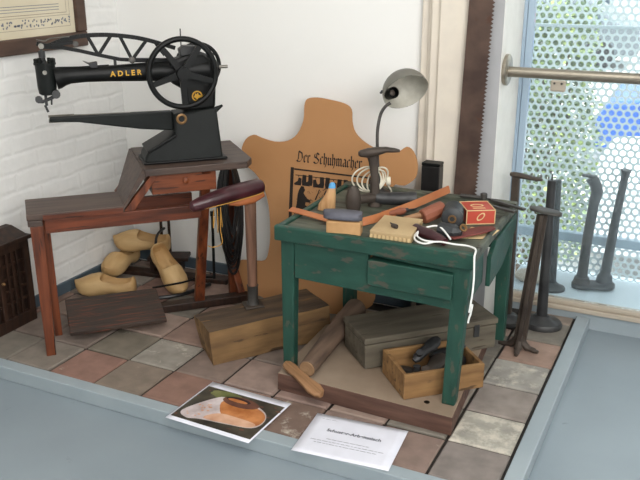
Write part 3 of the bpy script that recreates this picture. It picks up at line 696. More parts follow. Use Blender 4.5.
# the dark rack that carries them
t = thing('clog_rack', 'dark wooden low rack with two uprights carrying the clogs by the corner', 'rack', (-2.12, 2.81, 0), A25)
b = nb(); box(b, (-.08, -.05, .065), (.10, .04, .082)); box(b, (-.07, -.05, .0), (-.05, .04, .065)); box(b, (.05, -.05, 0), (.07, .04, .065)); obj('shelf', b, 'darkwood', t, .003)
for x in (-.035, .0): b = nb(); box(b, (x, .045, 0), (x+.012, .055, .42)); obj('upright', b, 'darkwood', t, .002)
b = nb(); tube(b, smooth_path([(-.03, -.06, .11), (-.034, -.065, .15), (-.03, -.05, .185), (-.02, .0, .195), (-.015, .045, .19)], 5), .006, 8); obj('strap', b, 'beltblack', t, smooth=True)
b = nb(); box(b, (-.30, -.06, 0), (.22, .0, .018), rotm(z=.05)); o = obj('plank', b, 'darkwood', None, .003); o.name = 'floor_plank'; o.location = (-2.02, 2.80, 0.001); o.rotation_euler = (0, 0, math.radians(8)); tag(o, 'dark plank lying on the tiles along the back wall behind the clogs', 'plank')
b = nb(); tube(b, smooth_path([(-1.85, 2.74, .012), (-1.875, 2.65, .010), (-1.91, 2.58, .010), (-1.96, 2.53, .009), (-2.0, 2.52, .009)], 5), .0085, 8); o = obj('black_rope', b, 'beltblack', smooth=True); tag(o, 'thin black rope lying on the tiles beside the leaning clog', 'rope')

# ================================================================== COVERED LAST ON POST IN WOODEN BLOCK
BK = math.radians(54)
t = thing('wooden_block', 'heavy rough wooden block on the tiles carrying a post', 'block', (-1.448, 2.137, 0), BK)
b = nb(); hexa(b, [(0, 0, 0), (.47, -.01, 0), (.48, .2, 0), (.02, .17, 0)], [(-.005, .0, .13), (.46, .0, .128), (.47, .2, .125), (.0, .165, .128)])
bmesh.ops.subdivide_edges(b, edges=b.edges, cuts=5, use_grid_fill=True)
blk = obj('body', b, ['blockwood', 'blocktop'], t, 0, True, wonk=.007)
for p_ in blk.data.polygons:
    if p_.normal.z > .7: p_.material_index = 1
pl = Vector((-1.430, 2.392, .131))
t = thing('cobbler_post', 'wooden post with iron foot and maroon leather covered arm, standing on the rough block', 'stand', pl)
b = nb(); lathe(b, [(.05, 0), (.048, .006), (.03, .008)], n=4, o=(0, 0, 0)); obj('foot_plate', b, 'iron_brown', t, .002)
b = nb(); lathe(b, [(.024, .006), (.019, .02), (.02, .075), (.022, .08)], n=20); obj('collar', b, 'iron_old', t, smooth=True)
b = nb(); lathe(b, [(.0175, .07), (.019, .2), (.021, .41)], n=20); obj('post', b, 'polewood', t, smooth=True)
wv = Vector((.5, .8, .11)).normalized(); sd_ = Vector((wv.y, -wv.x, 0)).normalized(); upv = sd_.cross(wv)
b = nb(); c0 = Vector((0, 0, .440))-wv*.022
secs = []
for s_, w_, h_, dz in ((-.208, .004, .006, .0), (-.20, .017, .017, .0), (-.17, .026, .021, .002), (-.12, .033, .024, .004), (-.06, .036, .026, .006), (0, .037, .026, .006), (.04, .036, .024, .006), (.062, .033, .024, .006), (.070, .024, .018, .006)):
    secs.append((c0+wv*s_+Vector((0, 0, dz)), w_, h_, sd_, upv))
blob(b, secs, 24, 2.6); cover = obj('leather_cover', b, 'maroon', t, smooth=True)
b = nb(); rim_ = []
for sg in (1,):
    for s_, w_ in ((-.19, .014), (-.14, .026), (-.08, .0335), (0, .0355), (.04, .034), (.06, .028)): rim_.append(c0+wv*s_+sd_*w_*sg-upv*.012)
tube(b, smooth_path(rim_, 5), .0016, 6); 
obj('seam_piping', b, 'tie', cover, smooth=True)
b = nb(); blob(b, [(c0+wv*s_-upv*dn, w_, h_, sd_, upv) for s_, w_, h_, dn in ((-.07, .02, .006, .024), (-.04, .026, .014, .028), (.02, .027, .02, .03), (.065, .024, .012, .024))], 16); obj('under_strap', b, 'tan', cover, smooth=True)
b = nb(); q0 = c0-upv*.02
for k in range(3):
    s_ = -.135+k*.012; p0 = q0+wv*s_+sd_*.03
    tube(b, smooth_path([p0, p0+Vector((.004*(k % 3-1), 0, -.03-.01*k)), p0+Vector((-.008+.005*k, .003, -.07-.02*(k % 2))), p0+Vector((-.002, .005, -.03))], 5), .0013, 5)
p0 = q0+wv*-.11+sd_*.03; tube(b, smooth_path([p0, p0+Vector((-.004, 0, -.08)), p0+Vector((0, 0, -.13)), p0+Vector((-.03, -.012, -.145)), p0+Vector((-.045, -.02, -.14))], 5), .0015, 5)
obj('loose_ties', b, 'tie', t, smooth=True)

# ================================================================== HIDE WITH PRINTED TITLE
hidepts = [(-1.404, .831), (-1.362, .838), (-1.312, .834), (-1.249, .824), (-1.219, .804), (-1.213, .76), (-1.197, .721), (-1.155, .688), (-1.097, .667), (-1.026, .667), (-.993, .688), (-.964, .673), (-.945, .628), (-.949, .58), (-.989, .546), (-1.039, .532), (-1.055, .371), (-1.075, .173), (-1.085, .07), (-1.199, .012), (-1.396, .004), (-1.525, .006), (-1.573, .02),
           (-1.665, .03), (-1.70, .08), (-1.69, .15), (-1.62, .165), (-1.562, .175), (-1.545, .23), (-1.543, .30), (-1.555, .40), (-1.585, .48), (-1.625, .525), (-1.668, .552), (-1.689, .602), (-1.672, .651), (-1.636, .674), (-1.599, .666), (-1.54, .656), (-1.482, .665), (-1.44, .696), (-1.417, .751), (-1.416, .804)]
HY = 2.695
def hp(x, z, n=0): return Vector((x, HY+.12*z-n, z+.002))
t = thing('leather_hide', 'large tan leather hide with black printed title, leaning on the white back wall', 'hide', (0, 0, 0))
pp_ = [(v.x, v.y) for v in smooth_path([(x, z, 0) for x, z in hidepts], 3, True)]
b = nb(); prism(b, pp_, lambda x, z: hp(x, z, 0), lambda x, z: hp(x, z, -.004)); obj('hide_sheet', b, 'hide', t)
# blackletter strokes drawn with a broad nib
G = {'D': (1.05, [[(0, 1.15), (.3, 1.4), (.8, 1.15), (.88, .5), (.6, .05), (.2, 0), (0, .15)], [(.3, 1.3), (.22, .3), (.08, .1)]]),
     'e': (.55, [[(.38, .72), (.33, .98), (.06, .82), (.06, .15), (.2, 0), (.42, .15)], [(.38, .72), (.1, .48)]]),
     'r': (.5, [[(0, .92), (.08, .84), (.08, .1), (.18, 0)], [(.1, .8), (.28, .98), (.4, .85)]]),
     'S': (.95, [[(.8, 1.2), (.5, 1.42), (.12, 1.2), (.12, .85), (.5, .7), (.78, .45), (.62, .08), (.25, 0), (0, .18)], [(.45, 1.3), (.42, .75)]]),
     'c': (.5, [[(.4, .88), (.25, .98), (.06, .8), (.06, .15), (.2, 0), (.4, .14)]]),
     'h': (.6, [[(.02, 1.45), (.08, 1.35), (.08, .1), (.16, 0)], [(.1, .8), (.28, .98), (.42, .8), (.42, .15), (.25, -.35)]]),
     'u': (.6, [[(0, .92), (.08, .84), (.08, .12), (.2, 0), (.4, .2)], [(.34, .92), (.42, .84), (.42, .1), (.52, 0)]]),
     'm': (.95, [[(0, .92), (.08, .84), (.08, .1), (.16, 0)], [(.1, .8), (.26, .98), (.4, .84), (.4, .1), (.48, 0)], [(.42, .8), (.6, .98), (.74, .84), (.74, .1), (.84, 0)]]),
     'a': (.6, [[(.06, .85), (.22, .98), (.42, .84), (.42, .1), (.52, 0)], [(.42, .55), (.1, .42), (.06, .12), (.2, 0), (.42, .18)]]),
     ' ': (.4, [])}
def blackletter(b, txt, ox, oz, s, slope):
    x = 0; N = Vector((math.cos(.7), math.sin(.7)))*.115
    for ch in txt:
        w_, st = G[ch]
        for pl_ in st:
            for p, q in zip(pl_, pl_[1:]):
                p = Vector(p); q = Vector(q); dd = (q-p).normalized()*.02
                c_ = [p-dd-N, p-dd+N, q+dd+N, q+dd-N]
                vs_ = []
                for k in c_:
                    X_ = ox+(x+k.x)*s*.93; Z_ = oz+k.y*s+slope*(x+k.x)*s
                    vs_.append(b.verts.new(hp(X_, Z_, .0012)))
                b.faces.new(vs_)
        x += w_+.06
    return x*s
b = nb(); blackletter(b, 'Der Schuhmacher', -1.437, .590, .0288, .0); obj('printed_title', b, 'ink', t)
b = nb()
def quad(b, x0, z0, x1, z1): b.faces.new([b.verts.new(hp(x, z, .0012)) for x, z in ((x0, z0), (x1, z0), (x1, z1), (x0, z1))])
def shape(b, pts, ox, oz, s=1, fl=1): b.faces.new([b.verts.new(hp(ox+x*s*fl, oz+z*s, .0012)) for x, z in pts])
quad(b, -1.462, .30, -1.448, .565); quad(b, -1.447, .556, -1.12, .562); quad(b, -1.13, .30, -1.12, .555); quad(b, -1.447, .30, -1.13, .308)
quad(b, -1.44, .535, -1.135, .538)
boot = [(-.006, .03), (.006, .03), (.006, .012), (.016, .004), (.016, 0), (-.006, 0), (-.008, .01)]
shoe = [(-.009, .02), (0, .022), (.003, .012), (.014, .004), (.012, 0), (-.008, 0)]
random.seed(11)
for k in range(12):
    shape(b, boot if k % 3 else shoe, -1.425+k*.025, .498+random.uniform(-.004, .004), 1.4, 1 if k % 2 else -1)
    quad(b, -1.427+k*.025, .53, -1.424+k*.025, .538)
# seated worker figures, a bench and tools
fig = [(-.012, .06), (-.004, .075), (.006, .074), (.012, .062), (.006, .052), (.02, .035), (.034, .03), (.032, .022), (.016, .022), (.014, .012), (.03, .004), (.028, -.03), (.02, -.032), (.018, -.006), (-.012, -.002), (-.02, -.034), (-.028, -.034), (-.018, .012), (-.016, .045)]
shape(b, fig, -1.408, .41, 1.15, 1); shape(b, fig, -1.30, .40, 1.2, -1); shape(b, fig, -1.20, .41, 1.15, -1)
quad(b, -1.375, .395, -1.33, .40); quad(b, -1.365, .36, -1.36, .395); quad(b, -1.34, .36, -1.335, .395)
for k in range(110):
    x = random.uniform(-1.435, -1.15); z = random.uniform(.37, .52); a = random.uniform(-1.2, 1.2); l_ = random.uniform(.006, .018); dx, dz = math.cos(a)*l_, math.sin(a)*l_
    b.faces.new([b.verts.new(hp(*p, .0013)) for p in ((x, z), (x+dx, z+dz), (x+dx-dz*.12, z+dz+dx*.12), (x-dz*.12, z+dx*.12))])
bar2 = [(-1.335, .49), (-1.33, .493), (-1.345, .45), (-1.352, .448)]
b.faces.new([b.verts.new(hp(x, z, .0014)) for x, z in bar2])
for k in range(26): 
    x = random.uniform(-1.43, -1.14); z = random.uniform(.325, .36); quad(b, x, z, x+random.uniform(.008, .02), z+.0025)
obj('printed_picture', b, 'ink', t)

# ================================================================== GREEN WORK TABLE
PZ = .06
b = nb(); hexa(b, [(-1.165, 2.088, 0), (-.568, 2.068, 0), (-.62, 2.67, 0), (-1.19, 2.685, 0)], [(-1.165, 2.092, PZ), (-.568, 2.072, PZ), (-.62, 2.67, PZ), (-1.19, 2.685, PZ)])
pln = obj('wooden_plinth', b, ['plinth', 'plinthtop'], None, .003); tag(pln, 'low brown wooden plinth on the tiles under the green table', 'plinth')
for p_ in pln.data.polygons:
    if p_.normal.z > .9: p_.material_index = 1
b = nb(); lathe(b, [(.009, 0), (.009, .001)], (-.665, 2.125, PZ+.0002), n=16); obj('hole', b, 'iron_black', pln)

TX, TY, TW, TD = -1.17, 2.118, .62, .56; TZ = .555
t = thing('work_table', 'low green painted cobbler\'s table with a drawer, standing on the wooden plinth', 'table', (TX, TY, PZ), math.radians(1))
z_ = lambda w: w-PZ
b = nb(); box(b, (0, 0, z_(.532)), (TW, TD, z_(.549))); obj('table_top', b, 'greentop', t, .004)
b = nb(); box(b, (-.008, -.012, z_(.512)), (TW+.004, .012, z_(.561))); obj('front_rim', b, 'green', t, .005)
b = nb(); box(b, (-.008, .013, z_(.515)), (.012, TD, z_(.558))); obj('side_rim', b, 'green', t, .004)
b = nb(); box(b, (TW-.012, .013, z_(.528)), (TW+.004, TD, z_(.558))); obj('side_rim', b, 'greentop', t, .004)
b = nb(); box(b, (-.008, TD-.03, z_(.535)), (TW+.004, TD+.004, z_(.562))); obj('back_rim', b, 'greentop', t, .004)
b = nb(); prism(b, [(.055, z_(.512)), (TW-.04, z_(.512)), (TW-.04, z_(.49)), (.30, z_(.505)), (.30, z_(.408)), (TW-.06, z_(.404)), (TW-.05, z_(.375)), (.055, z_(.39))], lambda x, z: (x, .006, z), lambda x, z: (x, .03, z)); obj('front_apron', b, 'green', t, .002)
b = nb(); R = rotm(y=math.radians(1.2)); box(b, (.303, -.008, z_(.410)), (TW-.055, .24, z_(.492)), R); obj('drawer', b, 'green', t, .004)
b = nb(); prism(b, [(.04, z_(.512)), (TD-.02, z_(.512)), (TD-.02, z_(.39)), (.04, z_(.385))], lambda y, z: (.012, y, z), lambda y, z: (.03, y, z)); obj('side_apron', b, 'green', t, .002)
b = nb(); prism(b, [(.04, z_(.525)), (.16, z_(.525)), (.17, z_(.47)), (.17, z_(.41)), (.04, z_(.40))], lambda y, z: (TW-.026, y, z), lambda y, z: (TW-.01, y, z))
prism(b, [(.19, z_(.485)), (.25, z_(.52)), (TD-.02, z_(.527)), (TD-.02, z_(.47)), (.36, z_(.40)), (.19, z_(.39))], lambda y, z: (TW-.006, y, z), lambda y, z: (TW+.008, y, z)); obj('broken_side_board', b, 'green', t, .002)
b = nb(); box(b, (.03, TD-.04, z_(.40)), (TW-.03, TD-.02, z_(.53))); obj('back_apron', b, 'green', t, .002)
for (x, y, x2, y2, w1, w2) in ((.028, .022, .03, .026, .019, .0235), (TW-.052, .026, TW-.034, .03, .0205, .026), (.03, TD-.04, .03, TD-.04, .022, .026), (TW-.018, TD-.032, TW-.022, TD-.035, .02, .024)):
    obj('leg', leg((x, y, .0005), (x2, y2, z_(.53)), w1, w2, w1*.9, w2*.9), 'green_z', t, .004)

# ---- things under the table
L_ = math.radians(45.6)
t = thing('wooden_chest', 'grey weathered wooden chest with closed lid lying on the plinth', 'chest', (-.915, 2.232, PZ), L_)
b = nb(); box(b, (0, 0, .001), (.49, .185, .088)); obj('body', b, 'trunk', t, .004)
b = nb(); box(b, (-.004, -.004, .092), (.494, .19, .113)); obj('lid', b, 'trunk', t, .004)
b = nb(); box(b, (.40, -.007, .055), (.42, -.001, .1)); obj('latch', b, 'iron_dark', t, .001)
CA = math.radians(42.5)
t = thing('nail_crate', 'small open wooden crate full of iron lasts in front of the grey chest', 'crate', (-.733, 2.105, PZ), CA)
CL, CW, CH = .27, .185, .085; th = .012
b = nb(); box(b, (th, th, .001), (CL-th, CW-th, .008)); obj('bottom', b, 'crate', t)
for p0, p1 in (((0, 0, .001), (CL, th, CH)), ((0, CW-th, .001), (CL, CW, CH)), ((0, th, .001), (th, CW-th, CH)), ((CL-th, th, .001), (CL, CW-th, CH))):
    b = nb(); box(b, p0, p1); obj('side_board', b, 'crate', t, .002)
def iron_last(name, loc, rot, s, label, mat='iron_dark'):
    b = nb(); secs = []
    for x, w_, h_, z in ((0, .012, .010, .03), (.02, .022, .018, .028), (.05, .021, .02, .026), (.08, .022, .018, .024), (.115, .03, .014, .02), (.145, .026, .011, .018), (.165, .012, .007, .017)):
        secs.append((Vector((x-.08, 0, z))*s, w_*s, h_*s, (0, 1, 0), (0, 0, 1)))
    blob(b, secs, 18, 2.4); lathe(b, [(.012*s, .03*s), (.013*s, .062*s), (.015*s, .07*s)], (-.045*s, 0, 0), n=12)
    o = obj(name, b, mat, smooth=True); o.location = loc; o.rotation_euler = rot; tag(o, label, 'iron last', 'iron lasts in the crate'); return o
def inC(x, y, z): return (-.733+math.cos(CA)*x-math.sin(CA)*y, 2.105+math.sin(CA)*x+math.cos(CA)*y, PZ+z)
iron_last('iron_last', inC(.060, .085, .02), (0, .1, CA+1.7), .82, 'dark iron last at the left end of the crate')
iron_last('iron_last', inC(.125, .075, .035), (.2, -.35, CA+.6), .9, 'brownish iron last in the middle of the crate, tilted up', 'iron_brown')
iron_last('iron_last', inC(.205, .075, .03), (.1, -.2, CA-2.4), .9, 'dark iron last at the right end of the crate')
iron_last('iron_last', inC(.135, .145, .075), (.5, -.5, CA+.3), .72, 'dark iron last sticking up at the back of the crate')
iron_last('iron_last', inC(.215, .14, .05), (-.3, -.5, CA-.5), .75, 'dark iron last lying highest at the right rear corner of the crate')
b = nb(); tube(b, [(0, 0, 0), (-.02, .23, .006), (-.036, .475, .013)], [.0285, .034, .041], 24)
t = thing('wooden_log', 'round wooden roller lying under the green table beside the left leg', 'log', (-1.066, 2.108, .0895), 0)
obj('shaft', b, 'log', t, smooth=True, wonk=.003)
b = nb(); lathe(b, [(.027, 0), (.024, .004)], (0, .0, 0), (0, -1, 0), 20); lathe(b, [(.009, .002), (.009, .0055)], (0, 0, 0), (0, -1, 0), 12); obj('end_face', b, 'endgrain', t, smooth=True)
b = nb(); secs = []
for x, w_ in ((-.098, .006), (-.092, .016), (-.07, .021), (-.03, .018), (.02, .021), (.06, .026), (.085, .02), (.097, .008)): secs.append(((x, 0, 0), w_, .009, (0, 1, 0), (0, 0, 1)))
blob(b, secs, 16, 3.2); o = obj('wooden_sole', b, 'lastwood', smooth=True); o.location = (-1.062, 2.073, .071); o.rotation_euler = (.1, .16, math.radians(-27))
tag(o, 'flat wooden sole shape lying over the front left edge of the plinth', 'wooden sole')

# ================================================================== THINGS ON THE GREEN TABLE  (surface z = .549)
S = .5505
# iron three-armed last
t = thing('cobbler_anvil', 'three armed iron shoe anvil standing upright on the green table', 'anvil', (-.985, 2.47, S))
b = nb(); secs = []
ax = Vector((.9, .435, 0))
for x, w_, h_, z in ((-.062, .004, .006, .180), (-.055, .014, .011, .180), (-.03, .019, .016, .182), (0, .017, .015, .187), (.03, .017, .009, .193), (.06, .017, .006, .191), (.075, .009, .004, .189)): secs.append((ax*x+Vector((0, 0, z)), w_, h_, (-.435, .9, 0), (0, 0, 1)))
blob(b, secs, 18); obj('upper_foot', b, 'iron_brown', t, smooth=True)
b = nb(); blob(b, [((-.004, 0, .0), .022, .02, (.9, .435, 0), (-.435, .9, 0)), ((-.004, 0, .04), .018, .017, (.9, .435, 0), (-.435, .9, 0)), ((-.006, 0, .10), .013, .011, (.9, .435, 0), (-.435, .9, 0)), ((-.012, 0, .15), .016, .012, (.9, .435, 0), (-.435, .9, 0)), ((-.018, 0, .186), .024, .014, (.9, .435, 0), (-.435, .9, 0))], 16, 3); obj('upright_arm', b, 'iron_brown', t, smooth=True)
b = nb(); tube(b, smooth_path([(0, 0, .03), (.03, .012, .026), (.08, .034, .026), (.125, .052, .026)], 4), [.022, .021, .023, .0255], 16); obj('side_arm', b, 'iron_dark', t, smooth=True)
b = nb(); tube(b, [(0, 0, .03), (-.045, -.06, .03)], [.018, .016], 12); blob(b, [((-.05, -.075, z), w_, h_, (.9, .435, 0), (-.435, .9, 0)) for z, w_, h_ in ((0, .022, .018), (.02, .026, .02), (.045, .025, .018), (.07, .019, .014), (.082, .009, .007))], 16); obj('side_arm', b, 'iron_brown', t, smooth=True)

# wooden last with blue tip
t = thing('wooden_last', 'pale wooden shoe last standing heel up with a blue painted tip', 'shoe last', (-1.105, 2.36, S))
b = nb(); X_ = (.9, .435, 0); Y_ = (-.435, .9, 0)
blob(b, [((-.012, 0, 0), .030, .016, X_, Y_), ((-.01, 0, .02), .028, .019, X_, Y_), ((0, 0, .045), .02, .018, X_, Y_), ((.006, 0, .068), .014, .014, X_, Y_), ((.008, 0, .078), .0115, .012, X_, Y_)], 18, 2.4); o1 = obj('body', b, 'palewood', t, smooth=True)
b = nb(); blob(b, [((.008, 0, .0775), .012, .0125, X_, Y_), ((.009, 0, .09), .0095, .010, X_, Y_), ((.009, 0, .094), .006, .006, X_, Y_)], 18, 2.4); obj('blue_tip', b, 'bluetip', t, smooth=True)

# orange strap on edge, from left to right rear
b = nb()
def ribbon(b, pts, w0, th):
    P = smooth_path(pts, 6); m = len(P); A = []; 
    for i, p in enumerate(P):
        tt = (P[min(i+1, m-1)]-P[max(i-1, 0)]).normalized(); k = i/(m-1)
        tilt = 1.0 if k < .28 else max(.25, 1.0-(k-.28)*3)     # lies flatter at the left end
        up = (Vector((0, 0, 1))*(1-tilt*.75)+tt.cross(Vector((0, 0, 1)))*(-tilt)).normalized(); up = (up-tt*up.dot(tt)).normalized(); nn = tt.cross(up)
        w_ = w0
        A.append([b.verts.new(p+up*w_+nn*th), b.verts.new(p+nn*th-up*0), b.verts.new(p-nn*th), b.verts.new(p+up*w_-nn*th)])
    loft_rings(b, A)
ribbon(b, [(-1.20, 2.243, .016), (-1.14, 2.236, .012), (-1.05, 2.222, .007), (-.96, 2.222, .003), (-.92, 2.27, .003), (-.885, 2.37, .004), (-.845, 2.49, .008), (-.80, 2.62, .018), (-.785, 2.66, .022)], .026, .0016)
o = obj('leather_strap', b, 'strap'); o.location = (0, 0, S); tag(o, 'long orange leather strap curving across the whole green table top', 'strap')

# cork block and heel stone
t = thing('cork_block', 'tan rectangular cork block at the front edge of the green table', 'block', (-.957, 2.148, S), math.radians(14))
b = nb(); box(b, (-.052, -.022, 0), (.052, .028, .046)); obj('body', b, 'cork', t, .004)
b = nb(); lathe(b, [(.005, 0), (.003, .003)], (.052, 0, .03), (1, 0, 0), 10); obj('nail', b, 'brass', t)
b = nb(); blob(b, [((x, 0, 0), w_, .013, (0, 1, 0), (0, 0, 1)) for x, w_ in ((-.062, .006), (-.056, .018), (-.04, .027), (0, .031), (.03, .031), (.048, .026), (.056, .012))], 20, 3.2); o = obj('sharpening_stone', b, 'stone', smooth=True); o.location = (-.962, 2.155, S+.0595); o.rotation_euler = (0, .02, math.radians(14)); tag(o, 'dark blue grey oval whetstone resting on the tan cork block', 'whetstone')

# cardboard box with a small clip on the lid
t = thing('cardboard_box', 'flat tan cardboard box with scalloped paper edge, right of the cork block', 'box', (-.81, 2.215, S), math.radians(3))
b = nb(); hexa(b, [(-.062, -.072, 0), (.062, -.072, 0), (.05, .09, 0), (-.07, .085, 0)], [(-.064, -.075, .03), (.064, -.075, .03), (.052, .092, .03), (-.072, .087, .03)]); bx_ = obj('body', b, 'cardbox', t, .002)
b = nb()
for k in range(10): 
    x = -.058+k*.0128; prism(b, [(x-.005, .012), (x, .004), (x+.005, .012), (x+.003, .02), (x-.003, .02)], lambda a, z: (a, -.0745-(z*.1), z), lambda a, z: (a, -.0765-(z*.1), z))
obj('paper_border', b, 'cream', t)
b = nb(); blob(b, [((x, 0, .006), w_, .006, (0, 1, 0), (0, 0, 1)) for x, w_ in ((-.012, .003), (-.006, .008), (.004, .009), (.012, .005))], 12); tube(b, smooth_path([(-.01, .0, .006), (-.02, .005, .008), (-.028, .008, .006)], 4), .002, 6)
o = obj('metal_clip', b, 'iron_brown', smooth=True); o.location = (-.812, 2.19, S+.0302); o.rotation_euler = (0, 0, -.5); tag(o, 'small brown metal clip lying on the flat cardboard box', 'clip')

# wooden tool handle with iron ferrule
t = thing('awl', 'short awl with reddish wooden handle lying behind the cardboard box', 'awl', (-.885, 2.385, S+.014), math.radians(55))
b = nb(); lathe(b, [(.006, -.05), (.012, -.045), (.012, -.02), (.009, 0), (.0125, .02), (.011, .035), (.007, .042)], (0, 0, 0), (1, 0, 0), 16); obj('handle', b, 'brownleather', t, smooth=True)
b = nb(); lathe(b, [(.008, .04), (.007, .052), (.003, .054), (.002, .085)], (0, 0, 0), (1, 0, 0), 12); obj('blade', b, 'iron_dark', t, smooth=True)

# brown wooden mallet-like block
t = thing('brown_mallet', 'round brown wooden hammer head with handle, propped in the middle of the table', 'mallet', (-.757, 2.385, S+.031), math.radians(38))
b = nb(); R_ = [(.021, -.04), (.025, -.036), (.026, 0), (.025, .036), (.021, .04)]; lathe(b, R_, (0, 0, 0), (.9, .2, .25), 10); obj('head', b, 'brownleather', t, .002)
b = nb(); tube(b, [(-.02, 0, -.002), (-.09, .012, -.02)], [.011, .009], 12); obj('handle', b, 'lastwood', t, smooth=True)

# rubber heel cylinder
t = thing('rubber_roller', 'black ribbed rubber roller with a brass hole, between brown mallet and red box', 'roller', (-.69, 2.38, S+.034), math.radians(20))
b = nb(); prof = [(.012, -.045), (.026, -.043)]
for k in range(6): z = -.038+k*.014; prof += [(.033, z), (.0335, z+.009), (.031, z+.011)]
prof += [(.028, .046), (.012, .047)]
lathe(b, prof, (0, 0, 0), (.1, 1, .0), 28); obj('body', b, 'rubber', t, smooth=True)
b = nb(); lathe(b, [(.006, .0), (.013, .0), (.013, .004), (.008, .004), (.008, 0)], (-.0045, -.0445, .0), (-.1, -1, 0), 18, cap=False); obj('brass_ring', b, 'brass', t, smooth=True)

# black bottle-like tin
t = thing('ink_jar', 'small black glazed jar lying on its side behind the white string', 'jar', (-.665, 2.262, S+.022), math.radians(5))
b = nb(); lathe(b, [(.01, -.034), (.02, -.032), (.022, -.02), (.022, .018), (.014, .03), (.011, .04)], (0, 0, 0), (1, -.15, 0), 8); obj('body', b, 'rubber', t, .001)
b = nb(); lathe(b, [(.006, 0), (.012, 0), (.012, .005), (.008, .005), (.008, 0)], (.042, -.002, .012), (.6, -.6, .6), 16, cap=False); obj('brass_cap', b, 'brass', t, smooth=True)

# maroon leather roll
b = nb(); tube(b, smooth_path([(-.06, .035, .018), (-.03, .018, .018), (.01, 0, .017), (.055, -.03, .014)], 4), [.019, .018, .018, .015, .012], 14, flat=.85)
o = obj('leather_roll', b, 'maroon', smooth=True); o.location = (-.705, 2.205, S); tag(o, 'maroon leather roll lying under the white string', 'leather roll')

# red box
t = thing('red_box', 'small red cardboard box with yellow edges near the right table edge', 'box', (-.638, 2.47, S), math.radians(30))
t.scale = (.9, .9, .9)
b = nb(); box(b, (-.05, -.055, 0), (.05, .055, .05)); obj('body', b, 'redbox', t, .0015)
b = nb(); e = .0006
for p, q in (((-.05, -.055, .05), (.05, -.055, .05)), ((-.05, .055, .05), (.05, .055, .05)), ((-.05, -.055, .05), (-.05, .055, .05)), ((.05, -.055, .05), (.05, .055, .05)), ((-.05, -.055, 0), (-.05, -.055, .05)), ((.05, -.055, 0), (.05, -.055, .05)), ((-.05, -.055, .001), (.05, -.055, .001)), ((.05, -.055, .001), (.05, .055, .001))): bar(b, p, q, .003, .003)
lathe(b, [(.012, .05), (.016, .05), (.016, .0508), (.012, .0508), (.012, .05)], (.0, .005, 0), n=20, sx=1.5, cap=False)
for y in (-.032, -.025): box(b, (-.022, y, .05), (.022, y+.0025, .0508))
lathe(b, [(.007, 0), (.010, 0), (.010, .0012), (.007, .0012), (.007, 0)], (0, -.055, .027), (0, -1, 0), 20, sx=1.8, cap=False)
obj('yellow_print', b, 'cream', t)

# maroon sole and card
b = nb(); pl_ = [(-.06, -.075), (-.035, -.09), (.035, -.01), (.055, .045), (.04, .07), (.0, .06), (-.055, .0)]
prism(b, pl_, lambda x, y: (x, y, .004), lambda x, y: (x, y, .009)); o = obj('maroon_insole', b, 'maroon_flat', None, .001); o.location = (-.603, 2.315, S+.003); o.rotation_euler = (-.05, -.12, 0); tag(o, 'flat maroon leather piece at the right table edge in front of the red box', 'leather piece')
b = nb(); prism(b, [(-.05, -.07), (.045, -.035), (.055, .06), (-.03, .05)], lambda x, y: (x, y, 0), lambda x, y: (x, y, .002)); o = obj('paper_card', b, 'cream'); o.location = (-.598, 2.33, S+.0005); tag(o, 'cream card lying under the maroon leather piece', 'card')

# white string: loop and hanging end
b = nb(); z0 = .565
pts = [(-.642, 2.205, z0), (-.69, 2.25, z0+.018), (-.725, 2.245, z0+.014), (-.745, 2.205, z0+.006), (-.735, 2.155, z0+.002), (-.70, 2.132, z0+.001), (-.665, 2.158, z0+.004), (-.62, 2.165, z0+.001), (-.58, 2.17, z0), (-.552, 2.15, z0), (-.541, 2.1, z0-.004), (-.538, 2.094, .53), (-.537, 2.094, .49), (-.539, 2.095, .45), (-.543, 2.095, .41), (-.545, 2.096, .395)]
tube(b, smooth_path(pts, 6), .0028, 8)
tube(b, smooth_path([(-.537, 2.098, .42), (-.541, 2.099, .39), (-.545, 2.1, .375), (-.547, 2.1, .36)], 4), .0028, 8)
tube(b, smooth_path([(-.665, 2.158, z0+.003), (-.70, 2.145, z0+.006), (-.73, 2.165, z0+.008), (-.738, 2.19, z0+.010)], 5), .0026, 8)
o = obj('white_string', b, 'string', smooth=True); tag(o, 'white string looped on the table and hanging down over its front right corner', 'string')

# files at the right rear corner and small tools
for k, (x, y, a, l) in enumerate(((-.575, 2.625, -27, .14), (-.59, 2.575, -22, .12))):
    b = nb(); box(b, (-l/2, -.007, 0), (l/2, .007, .007)); tube(b, [(-l/2, 0, .0035), (-l/2-.03, 0, .0035)], [.004, .001], 8)
    o = obj('metal_file', b, 'iron_old', None, .001); o.location = (x, y, .5625); o.rotation_euler = (0, 0, math.radians(a)); tag(o, ('flat metal file lying rearmost over the right rear table corner', 'shorter flat metal file lying in front of the rearmost file')[k], 'file')
b = nb(); tube(b, [(-.045, 0, .008), (.03, 0, .008)], .007, 8); lathe(b, [(.012, 0), (.012, .02)], (.035, 0, .004), n=8); o = obj('small_hammer', b, 'iron_old', None, .001); o.location = (-.70, 2.652, .5625); o.rotation_euler = (0, 0, .05); tag(o, 'small grey metal tool at the back edge of the green table', 'tool')

